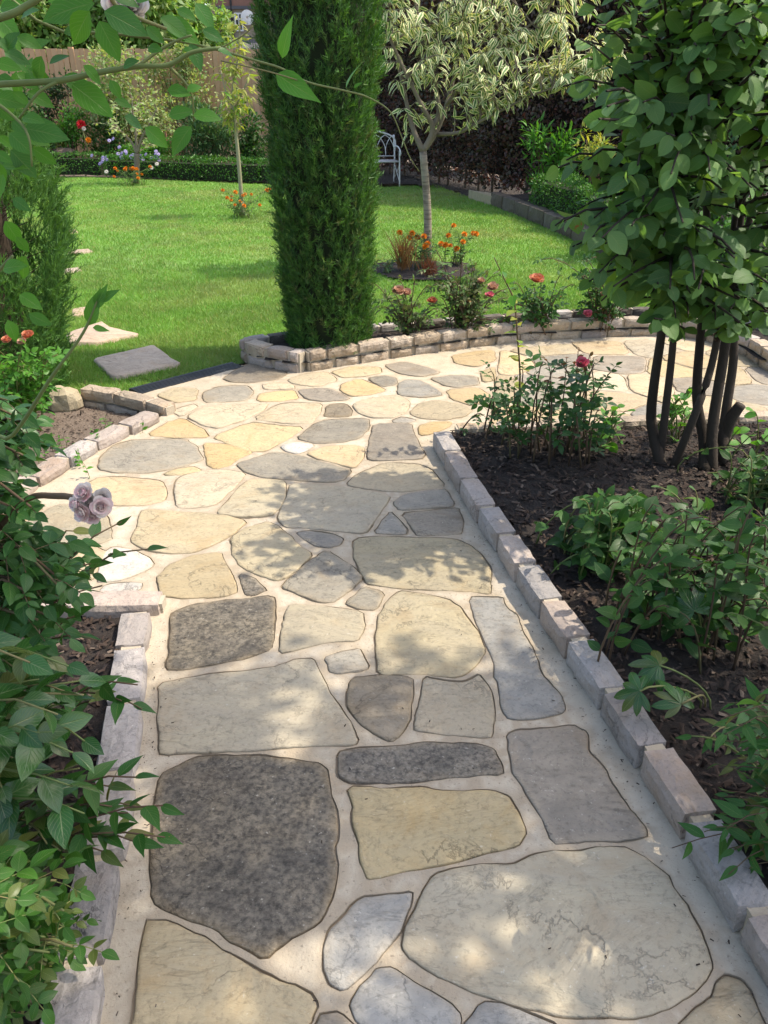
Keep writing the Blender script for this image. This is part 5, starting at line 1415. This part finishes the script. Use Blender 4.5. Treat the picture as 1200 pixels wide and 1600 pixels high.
# trees beyond
def far_tree(label, c, r, n, leaf, size, group='trees beyond the garden'):
    base = Vector((c[0], c[1], 0)); th = empty('background_tree', base, label, 'tree', group)
    g = Geo(); g.tube([base, base + Vector((.1, 0, c[2] * .6)), Vector(c)], [.2, .15, .05], 8); g.build('trunk', M['bark_grey'], th)
    subs = [(Vector(c) + Vector((random.uniform(-.75, .75) * r[0], random.uniform(-.75, .75) * r[1], random.uniform(-.75, .75) * r[2])), random.uniform(.22, .42)) for _ in range(40)]
    g = Geo()
    for s, q in subs: g.tube([base + Vector((0, 0, c[2] * .55)), (base + Vector((0, 0, c[2] * .6))).lerp(s, .5) + Vector((0, 0, .2)), s], [.06, .04, .015], 5)
    g.build('limbs', M['bark_grey'], th)
    T_ = []; D_ = []; N_ = []
    for _ in range(n):
        s, q = random.choice(subs); v = rv(1).normalized() * (random.random() ** .4)
        T_.append(tuple(s + Vector((v.x * r[0] * q, v.y * r[1] * q, v.z * r[2] * q)))); D_.append(v + rv(.7) + Vector((0, 0, -.3))); N_.append(Vector((0, 0, .8)) + v + rv(.4))
    g = Geo(); g.inst(T_far, frames(D_, N_), np.array(T_), rng.uniform(.6, 1.3, len(T_)) * size); o = g.build('crown', M[leaf], th); o['kind'] = 'stuff'
far_tree('pale sunlit broad tree beyond the fence beside the house', Q(120, 25, 25.5), (3.6, 1.8, 3.0), 24000, 'leaf_back', .20)
far_tree('taller pale tree rising behind the juniper beyond the fence', Q(-40, 20, 24.0), (2.8, 1.6, 3.0), 14000, 'leaf_back', .18)
far_tree('slender pale tree beside the house beyond the fence', Q(305, 30, 27.0), (1.25, 1.0, 2.6), 7000, 'leaf_back', .17)
far_tree('dark leafy tree standing behind the copper beech hedge', (3.6, 19.0, 3.6), (3.2, 1.8, 2.6), 7000, 'leaf_mid', .16)
far_tree('green tree behind the bench and the conifer', (.4, 22.0, 2.8), (2.4, 1.5, 2.4), 5000, 'leaf_back', .17)
far_tree('broad green tree over the raised bed behind the smoke bush', (6.2, 9.6, 3.0), (2.4, 2.0, 2.0), 6000, 'leaf_mid', .12)

# ---- marigolds and grasses
def marigold(label, base, n, spread, size, hgt):
    base = Vector(base); tips = [base + Vector((random.gauss(0, spread), random.gauss(0, spread), random.uniform(.4, 1) * hgt)) for _ in range(n)]
    fl = [(t + Vector((0, -.02, .015)), size * random.uniform(.8, 1.2), 'pom', 'marigold', (random.gauss(0, .3), -.5, .8)) for t in tips[: int(n * .6)]]
    return bush('marigold', label, 'flower', base, tips, T_midlance, 'leaf_mid', .05, start=.15, spacing=.022, maxn=0, r=.004, group='marigolds planted on the lawn', flowers=fl, spreadbase=spread * .5)
marigold('orange marigolds round the foot of the small grey trunked tree', (-4.75, 16.2, .0), 24, .2, .07, .3)
marigold('orange marigolds round the foot of the young yellow leaved tree', (-2.02, 11.9, .0), 24, .16, .062, .34)
marigold('orange marigolds against the banded trunk in its round bed', (.38, 8.28, .0), 22, .16, .065, .34)
marigold('orange marigolds on the right side of the round tree bed', (.72, 8.35, .0), 14, .12, .06, .36)
def tuft(name, label, base, n, L, leaf, spread):
    base = Vector(base); th = empty(name, base, label, 'grass'); D_ = []; T_ = []; N_ = []; S_ = []
    for _ in range(n):
        D_.append(Vector((random.gauss(0, spread), random.gauss(0, spread), 1))); T_.append(tuple(base + Vector((random.gauss(0, .03), random.gauss(0, .03), 0)))); N_.append(rv(1)); s = L * random.uniform(.6, 1.1); S_.append((s * .09, s, s))
    tm = leaf_t(.3, 4, .2, .1, .25, 1.2); g = Geo(); g.inst(tm, frames(D_, N_), np.array(T_), np.array(S_)); o = g.build('blades', M[leaf], th); o['kind'] = 'stuff'
tuft('ornamental_grass', 'rusty straw coloured grass tuft left of the banded trunk', (.20, 8.12, 0), 110, .38, 'leaf_straw', .2)
tuft('ornamental_grass', 'low red grass tuft in front of the banded trunk', (.44, 7.85, 0), 120, .22, 'leaf_red', .3)
bush('bedding_plant', 'grey leafy plant at the left edge of the round tree bed', 'plant', (.02, 8.05, 0), [Vector((.02 + random.gauss(0, .08), 8.05 + random.gauss(0, .08), random.uniform(.06, .15))) for _ in range(12)], T_midlance, 'leaf_silver', .06, start=.2, spacing=.03, maxn=0)

# ---- roses in the planter
RG = 'roses in the stone planter'
def rose(label, base, tips, size, leaf='leaf_dull', fl=(), stem='stem_brown', maxn=60, comp=5, spacing=.05, r=.005, group=RG, minpx=14, start=.3, tm=T_ovate, name='rose_bush', ground=0.0):
    return bush(name, label, 'rose', base, tips, tm, leaf, size, stem=stem, start=start, spacing=spacing, comp=comp, r=r, maxn=maxn, minpx=minpx, group=group, flowers=fl, droop=.25, sag=.12, ground=ground)
Yp = 5.55
def ptips(n, u, v, su, sv, Y=Yp): return [P(random.gauss(u, su), random.gauss(v, sv), Y + random.gauss(0, .06)) for _ in range(n)]
rose('short planter rose with faded peach blooms beside the conifer', (.16, 5.40, .06), ptips(22, 640, 470, 24, 16, 5.4), .04, fl=[(P(622, 456, 5.3), .07, 'rose', 'rose_peach'), (P(636, 459, 5.3), .06, 'rose', 'rose_peach'), (P(675, 471, 5.4), .055, 'rose', 'rose_coral')])
rose('bushy planter rose with dusky withered pink heads below the banded trunk', (.55, 5.55, .06), ptips(40, 725, 448, 32, 26, 5.5), .041, fl=[(P(770, 450, 5.45), .07, 'rose', 'rose_peach'), (P(752, 440, 5.5), .05, 'rose', 'rose_peach'), (P(765, 462, 5.4), .05, 'rose', 'rose_pink')], maxn=90)
rose('green planter rose topped by one coral bloom', (1.12, 5.68, .06), ptips(22, 835, 470, 24, 18, 5.6), .04, 'leaf_mid', fl=[(P(838, 438, 5.6), .085, 'rose', 'rose_coral')])
rose('leggy planter rose under the smoke bush edge with brown hips', (1.62, 5.75, .06), ptips(28, 930, 450, 30, 25, 5.65), .041, 'leaf_mid', fl=[(P(918, 492, 5.6), .06, 'rose', 'rose_pink'), (P(945, 462, 5.6), .06, 'rose', 'rose_peach')], maxn=80)
# tall shoot with yellowing leaves
base = Vector((.62, 3.62, .04))
th = empty('rose_shoot', base, 'single tall rose shoot with yellowing lower leaves and reddish tip', 'rose')
sp = curve([base, P(812, 610, 3.66), P(808, 520, 3.68), P(803, 470, 3.7), P(790, 440, 3.7), P(772, 402, 3.7)], 4)
g = Geo(); g.tube(sp, [.006 - .004 * i / len(sp) for i in range(len(sp))], 6); g.build('stems', M['stem_brown'], th)
lv = leaves_on(sp, .074, .3, .034, 0, .35, .8, .9, .35)
emit(th, [l for l in lv if l[0].z < .75], T_ovate, M['leaf_yellow'], maxn=60); emit(th, [l for l in lv if .75 <= l[0].z < .98], T_ovate, M['leaf_bright'], maxn=60); emit(th, [l for l in lv if l[0].z >= .98], T_ovate, M['leaf_auburn'], maxn=40)

# ---- right bed planting
RB = 'plants in the mulch bed'
rose('green rose bush at the bed corner by the edging end', (.62, 3.55, .04), [P(random.uniform(745, 850), random.uniform(570, 660), random.uniform(3.4, 3.75)) for _ in range(15)], .046, 'leaf_rose', stem='stem_brown', maxn=220, group=RB, spacing=.05, minpx=13, ground=.07)
rose('rose bush carrying one bright pink bloom in the mulch bed', (.88, 3.45, .04), [P(random.uniform(850, 950), random.uniform(560, 680), random.uniform(3.35, 3.7)) for _ in range(18)] + [P(909, 572, 3.5)], .048, 'leaf_rose', stem='stem_brown', maxn=240, group=RB, spacing=.05, minpx=13, ground=.07, fl=[(P(909, 569, 3.5), .055, 'rose', 'rose_pink', (0, -.5, .8))])
bush('rose_shoot', 'young reddish rose tips above the pink bloom', 'rose', (.84, 3.5, .04), [P(u, v, 3.55) for u, v in ((905, 545), (925, 552), (885, 560), (850, 560))], T_ovate, 'leaf_auburn', .035, start=.75, spacing=.03, maxn=40, stem='stem_brown', group=RB)
bush('leafy_plant', 'fresh lime green leafy plant behind the rose bush by the patio edge', 'plant', (1.08, 3.62, .04), [P(random.uniform(930, 985), random.uniform(630, 700), random.uniform(3.5, 3.7)) for _ in range(14)], T_round, 'leaf_bright', .06, start=.5, spacing=.05, maxn=100, group=RB)
bush('leafy_plant', 'pale green bushy plant behind the dark stems of the smoke bush', 'plant', (1.45, 3.72, .04), [P(random.uniform(1035, 1100), random.uniform(590, 690), random.uniform(3.6, 3.8)) for _ in range(22)], T_ovate, 'leaf_bright', .055, start=.4, spacing=.045, maxn=140, group=RB)
bush('leafy_plant', 'broad leaved green plant right of the stump of the smoke bush', 'plant', (1.85, 3.5, .04), [P(random.uniform(1150, 1250), random.uniform(640, 720), random.uniform(3.3, 3.7)) for _ in range(18)], T_round, 'leaf_bright', .075, start=.5, spacing=.06, maxn=100, group=RB, ground=.08)
bush('leafy_plant', 'dark low foliage at the foot of the smoke bush stems', 'plant', (1.62, 3.0, .04), [P(random.uniform(1130, 1260), random.uniform(700, 790), random.uniform(2.85, 3.2)) for _ in range(90)], T_ovate, 'leaf_mid', .06, start=.3, spacing=.05, maxn=220, group=RB, ground=.08)
bush('peony', 'leafy clump with one yellowing leaf spreading over the mulch near the edging', 'plant', (.95, 2.62, .04), [P(random.uniform(905, 1010), random.uniform(765, 905), random.uniform(2.35, 2.75)) for _ in range(90)], T_ovate, 'leaf_mid', .075, start=.2, spacing=.045, maxn=290, group=RB, droop=.3, ground=.08)
bush('sucker_shoot', 'upright sucker with paired round blue green leaves in the mulch', 'plant', (1.2, 2.75, .04), [P(u, v, 2.75) for u, v in ((1085, 765), (1030, 760), (1060, 790), (1110, 780))], T_round, 'leaf_smoke', .062, start=.55, spacing=.04, maxn=60, group=RB)
bush('leafy_plant', 'tangle of green stems and leaves in the middle of the mulch bed', 'plant', (1.28, 2.35, .04), [P(random.uniform(1010, 1230), random.uniform(790, 970), random.uniform(1.85, 2.6)) for _ in range(120)], T_ovate, 'leaf_mid', .066, start=.2, spacing=.05, maxn=290, group=RB, stem='stem_brown', droop=.25, ground=.09)
bush('sucker_shoot', 'shoot with dusty round leaves leaning in from the right of the bed', 'plant', (1.28, 1.85, .04), [P(u, v, 1.85) for u, v in ((1150, 880), (1180, 920), (1190, 870), (1130, 960), (1195, 960))], T_round, 'leaf_smoke', .06, start=.5, spacing=.045, maxn=80, group=RB)
def palmate(label, centres, size, leaf, base, group=RB):
    base = Vector(base); th = empty('hellebore', base, label, 'plant', group); g = Geo(); lv = []
    for c, nrm in centres:
        c = Vector(c); g.tube(bez(base + rv(.01), c, .1), .003, 5); nrm = Vector(nrm).normalized()
        a0 = random.uniform(0, 6.28); t1 = nrm.cross(Vector((.3, .9, .1))).normalized(); t2 = nrm.cross(t1)
        for k_ in range(7):
            a = a0 + (k_ - 3) * .62; dd = t1 * math.cos(a) + t2 * math.sin(a) - nrm * .25
            lv.append((c, dd, nrm + rv(.1), size * random.uniform(.8, 1.15) * (1 - .07 * abs(k_ - 3))))
    g.build('stems', M['stem_green'], th); emit(th, lv, T_palm, M[leaf], maxn=120)
palmate('large fingered glossy leaf plant in the middle of the mulch bed', [(P(1085, 955, 1.93), (-.3, -.7, .6)), (P(1060, 925, 2.02), (.2, -.5, .8))], .105, 'leaf_gloss', (1.02, 2.0, .04))
palmate('fingered leaf plant lying on the mulch against the edging blocks', [(P(1030, 1040, 1.72), (-.1, -.3, .9)), (P(1000, 1080, 1.62), (-.4, -.4, .8)), (P(1065, 1100, 1.60), (.2, -.5, .8))], .085, 'leaf_gloss', (.92, 1.72, .04))
palmate('dark fingered leaf plant beside the peony clump', [(P(935, 815, 2.5), (-.2, -.6, .7)), (P(975, 790, 2.6), (.1, -.5, .8)), (P(915, 850, 2.4), (-.5, -.4, .7))], .09, 'leaf_mid', (.92, 2.6, .04))
bush('honeysuckle', 'leafy green shrub spilling over the grey edging at the near end of the bed', 'shrub', (1.05, 1.22, .04), [P(random.uniform(1115, 1250), random.uniform(1090, 1400), random.uniform(1.08, 1.42)) for _ in range(110)] + [P(1050, 1325, 1.19), P(1100, 1300, 1.2)], T_lance, 'leaf_honey', .058, start=.35, spacing=.04, maxn=290, group=RB, droop=.15, r=.0025, stem='stem_brown', spreadbase=.07, sag=.2)
bush('honeysuckle', 'small leafy sprig on the mulch above the grey edging', 'plant', (1.0, 1.5, .04), [P(u, v, 1.42) for u, v in ((1080, 1150), (1130, 1140), (1105, 1165), (1150, 1120))], T_lance, 'leaf_honey', .05, start=.55, spacing=.035, maxn=60, group=RB)

# ---- juniper bed
rose('rose with small coral blooms and pale leaves beside the juniper', (-1.95, 4.05, -.04), [P(random.uniform(-10, 90), random.uniform(545, 640), random.uniform(3.7, 4.1)) for _ in range(22)], .045, 'leaf_bright', fl=[(P(44, 525, 3.9), .05, 'rose', 'rose_coral'), (P(12, 532, 3.9), .045, 'rose', 'rose_coral'), (P(35, 536, 3.85), .04, 'rose', 'rose_peach')], stem='stem_green', maxn=200, group=None, minpx=14)
bush('weed', 'low weeds on the dry soil inside the sunlit edging', 'plant', (-1.55, 3.6, -.04), [Vector((-1.55 + random.gauss(0, .16), 3.6 + random.gauss(0, .22), random.uniform(.01, .1))) for _ in range(24)], T_mid, 'leaf_bright', .03, start=.2, spacing=.02, maxn=0, ground=.02, r=.0015)

# ---- left shrubs beside the near path
LIM = [(560, 60), (650, 75), (700, 105), (740, 120), (800, 105), (850, 120), (880, 130), (950, 128), (1000, 120), (1050, 150), (1100, 160), (1150, 158), (1200, 150), (1240, 170), (1300, 150), (1350, 120), (1400, 105), (1430, 130), (1470, 150), (1510, 130), (1540, 75), (1570, 45), (1640, 30)]
def lim(v):
    for (a0, b0), (a1, b1) in zip(LIM, LIM[1:]):
        if a0 <= v <= a1: return b0 + (b1 - b0) * (v - a0) / (a1 - a0) - 22
    return 30
LB = 'shrubs in the narrow bed beside the path'
lr = rose('blue green rose bush with one cluster of blush pink blooms over the patio', (-1.35, 1.75, 0), box_tips(75, -90, 130, 620, 980, 1.25, 1.7, lim), .05, 'leaf_rose', stem='stem_brown', maxn=290, group=LB, spacing=.055, minpx=16, r=.006)
# flower cluster on its cane
fc = P(143, 785, 1.17)
g = Geo(); g.tube(curve([Vector((-1.3, 1.7, 0)), P(-40, 900, 1.5), P(30, 790, 1.4), P(90, 775, 1.25), fc], 5), [.006] * 20 + [.003], 6); g.build('cane', M['stem_brown'], lr)
for du, dv, s, mt in ((-10, -14, .036, 'rose_blush'), (14, 6, .038, 'rose_blush'), (-12, 14, .036, 'rose_blush'), (16, -8, .03, 'rose_white'), (2, 20, .03, 'rose_blush'), (-2, 0, .034, 'rose_white'), (-22, 2, .028, 'rose_blush')):
    flower(lr, P(143 + du, 785 + dv, 1.16 + random.uniform(-.012, .012)), s * .8, 'rose', mt, (du * .03, -.8, -dv * .02 + .4))
bush('glossy_shrub', 'shrub with large glossy veined leaves beside the pale edging', 'shrub', (-1.05, 1.28, 0), box_tips(84, -90, 175, 990, 1420, .98, 1.42, lim), T_ovate, 'leaf_gloss', .078, start=.4, spacing=.05, maxn=290, minpx=22, group=LB, stem='stem_green')
sprigs = [(P(190, 800, 1.6), P(165, 890, 1.62)), (P(232, 860, 1.6), P(165, 900, 1.62))]
bush('honeysuckle', 'honeysuckle with long pointed leaves reaching over the pale edging', 'shrub', (-1.0, 1.5, 0), [P(u, v, Y) for u, v, Y in ((190, 815, 1.55), (232, 858, 1.55), (160, 915, 1.5), (150, 880, 1.55), (215, 1070, 1.42), (222, 1108, 1.4), (190, 1095, 1.42), (150, 1000, 1.45), (120, 830, 1.6), (130, 960, 1.4), (60, 930, 1.4), (30, 1000, 1.35), (80, 980, 1.38), (100, 1040, 1.4))], T_hast, 'leaf_honey', .075, start=.6, spacing=.05, maxn=120, group=LB, stem='stem_brown', droop=.1)
bush('honeysuckle', 'sprig of pointed leaves poking out over the dark paving stone', 'shrub', (-.95, 1.12, 0), [P(u, v, Y) for u, v, Y in ((262, 1258, 1.13), (258, 1308, 1.12), (222, 1215, 1.15), (225, 1320, 1.12), (200, 1270, 1.13), (190, 1300, 1.12), (175, 1260, 1.12), (215, 1260, 1.15), (180, 1230, 1.16), (160, 1330, 1.1))], T_hast, 'leaf_honey', .068, start=.66, spacing=.035, maxn=90, group=LB, stem='stem_brown', droop=.05)
rose('bright green rose shoots at the foot of the pale edging', (-.88, .92, 0), box_tips(60, -80, 190, 1360, 1650, .76, 1.02, lim), .042, 'leaf_fresh', stem='stem_green', maxn=260, group=LB, spacing=.045, minpx=20)

# ---- climbing rose hanging in at the top left
cr = empty('climbing_rose', (-1.25, .95, 0), 'climbing rose canes with big green leaves hanging in front of the view', 'rose')
K = lambda u, v, Y=1.0: P(u, v, Y)
g = Geo()
canes = [([Vector((-1.25, .95, 0)), Vector((-1.3, .98, .9)), K(-330, 150), K(-100, 140), K(0, 132), K(92, 126), K(150, 114), K(215, 104), K(262, 102), K(300, 82), K(345, 75)], .0048, .0020),
         ([K(-330, 150), K(-150, 70, .98), K(0, 28, .95), K(40, 10, .95), K(90, -20, .95), K(170, -60, .95)], .0045, .0025),
         ([K(262, 102), K(288, 128, 1.01), K(300, 150, 1.01), K(303, 190, 1.02)], .0018, .0009),
         ([K(215, 104), K(250, 78, 1.01), K(280, 62, 1.01), K(300, 55, 1.01)], .002, .001),
         ([K(-100, 140), K(-20, 155, .97), K(25, 185, .96), K(45, 215, .95), K(50, 260, .95)], .0022, .0011),
         ([K(92, 126), K(60, 145, .99), K(30, 185, .99)], .0022, .0012),
         ([K(170, -60, .95), K(175, 0, .97), K(210, 25, .98), K(260, 45, 1.0)], .003, .0016),
         ([Vector((-1.25, .97, 0)), Vector((-1.32, 1.05, .8)), K(-120, 420, 1.15), K(-30, 440, 1.12), K(20, 400, 1.1)], .006, .002)]
for pts, r0, r1 in canes:
    c = curve(pts, 5); g.tube(c, [r0 + (r1 - r0) * i / (len(c) - 1) for i in range(len(c))], 7)
g.build('canes', M['stem_green'], cr)
def leafpx(b, t, Y=1.0, w=1.0, tilt=0.0, dY=None):
    p0 = K(b[0], b[1], Y); p1 = K(t[0], t[1], Y + (random.uniform(-.012, .012) if dY is None else dY)); d = p1 - p0
    nn_ = Vector((random.gauss(0, .25), -.75 + random.gauss(0, .2), .55 + tilt)); return (p0, d, nn_, d.length * 1.04)
q = 4.0
LV = [((590, 20), (250, 90)), ((560, 70), (440, 275)), ((620, 130), (740, 365)), ((650, 70), (915, 200)), ((910, 170), (1030, 262)), ((1000, 110), (1200, 235)), ((1105, 60), (1230, 110)), ((-20, 100), (120, 235)), ((105, 230), (262, 290)), ((260, 350), (225, 505)), ((390, 480), (585, 565)), ((450, 525), (690, 705)), ((520, 408), (640, 520)), ((690, 500), (752, 612)), ((715, 625), (825, 660)), ((770, 420), (850, 368)), ((925, 300), (1000, 305)), ((80, 575), (185, 650)), ((140, 735), (262, 745)), ((150, 800), (405, 845)), ((205, 925), (345, 1025)), ((-20, 660), (85, 765)), ((80, 755), (155, 835)), ((60, 830), (195, 955)), ((65, 935), (232, 1105)), ((775, 725), (895, 795)), ((905, 795), (1052, 915)), ((1055, 725), (1200, 682)), ((1195, 790), (1065, 955)), ((1045, 560), (1185, 580)), ((-20, 250), (130, 340)), ((30, 330), (190, 390)), ((-30, 390), (120, 420)), ((-20, 560), (40, 600)), ((-30, 950), (70, 1010)), ((-30, 1010), (30, 1150)), ((30, 330), (95, 200)), ((0, 60), (100, 20)), ((300, 10), (480, -40)), ((690, -30), (870, 20)), ((850, 10), (960, -40)), ((200, 300), (300, 240)), ((310, 400), (420, 330)), ((-10, 480), (90, 520)), ((20, 1090), (-20, 1230)), ((130, 120), (220, 40)), ((400, 210), (520, 180))]
lv = [leafpx((a[0] / q, a[1] / q), (b[0] / q, b[1] / q), random.uniform(.96, 1.04)) for a, b in LV]
for a, b in [((890, 205), (945, 322)), ((905, 540), (1032, 545)), ((875, 425), (942, 400)), ((770, 95), (925, 185)), ((830, 45), (915, 82)), ((915, 15), (1005, 132)), ((950, 140), (1045, 185)), ((1020, 235), (1095, 252)), ((860, 235), (900, 225))]:
    lv.append(leafpx((a[0] / 3, a[1] / 3), (b[0] / 3, b[1] / 3), random.uniform(.98, 1.04)))
for (u, v) in [(8, 345), (25, 370), (5, 420), (30, 460), (12, 500), (-10, 300), (40, 400), (2, 260), (20, 310), (45, 490)] + [(random.uniform(-25, 75 - .09 * v_), v_) for v_ in [random.uniform(0, 250) for _ in range(22)]]:
    a = random.uniform(-.3, 1.9); L_ = random.uniform(30, 48); lv.append(leafpx((u, v), (u + L_ * math.cos(a), v + L_ * math.sin(a)), random.uniform(1.02, 1.12)))
emit(cr, lv, T_ovate, M['leaf_climb'], maxn=200, minpx=8)
for du, dv, s, mt in ((185, 16, .03, 'rose_blush'), (207, 12, .03, 'rose_white'), (196, 30, .026, 'rose_peach')): flower(cr, K(du, dv, 1.04), s, 'rose', mt, (.3, -.8, .4))
# thin twining vine with a few long leaves crossing in front of the conifer
vn = empty('vine', (-1.2, 1.0, 0), 'thin twining vine with a few long pointed leaves crossing before the conifer', 'vine')
g = Geo()
vpts = [Vector((-1.2, 1.0, 0)), Vector((-1.28, 1.02, .9)), K(-200, 60, 1.03), K(100, 50, 1.06), K(260, 62, 1.06), K(340, 78, 1.06), K(400, 95, 1.06), K(440, 107, 1.06), K(480, 128, 1.06), K(540, 142, 1.06), K(575, 152, 1.07), K(610, 175, 1.08), K(628, 215, 1.09), K(640, 245, 1.09), K(655, 268, 1.1)]
c = curve(vpts, 5); g.tube(c, [.0019 - .0014 * i / (len(c) - 1) for i in range(len(c))], 6)
c = curve([K(340, 78, 1.06), K(380, 55, 1.06), K(395, 40, 1.06)], 4); g.tube(c, .0009, 5)
c = curve([K(345, 95, 1.06), K(420, 112, 1.05), K(480, 130, 1.06)], 4); g.tube(c, .0008, 5)
g.build('stems', M['stem_green'], vn)
lv = [leafpx((441, 91), (452, 26), 1.06), leafpx((431, 116), (498, 156), 1.06), leafpx((541, 137), (561, 94), 1.06), leafpx((553, 137), (565, 128), 1.06)]
lv[0] = (lv[0][0], lv[0][1], Vector((-.5, -.8, .1)), lv[0][3]); lv[1] = (lv[1][0], lv[1][1], Vector((-.1, -.9, .3)), lv[1][3]); lv[2] = (lv[2][0], lv[2][1], Vector((-.97, -.3, .1)), lv[2][3])
emit(vn, lv, T_hast, M['leaf_bright'], maxn=10, minpx=5)
g = Geo(); c = curve([Vector((-1.25, 1.3, 0)), P(-60, 760, 1.3), P(20, 680, 1.25), P(80, 590, 1.2), P(130, 520, 1.2), P(158, 455, 1.2)], 6); g.tube(c, [.005 - .0035 * i / (len(c) - 1) for i in range(len(c))], 6)
sh = empty('rose_shoot', (-1.25, 1.3, 0), 'bare green rose shoot slanting up across the stepping stones', 'rose')
g.build('stems', M['stem_green'], sh)
emit(sh, [leafpx((150, 480), (165, 446), 1.2), leafpx((140, 508), (152, 452), 1.2), leafpx((145, 512), (172, 516), 1.2), leafpx((157, 470), (184, 452), 1.2)], T_hast, M['leaf_climb'], maxn=10, minpx=4)
print('stones', n_stone, 'objects', len(bpy.data.objects))
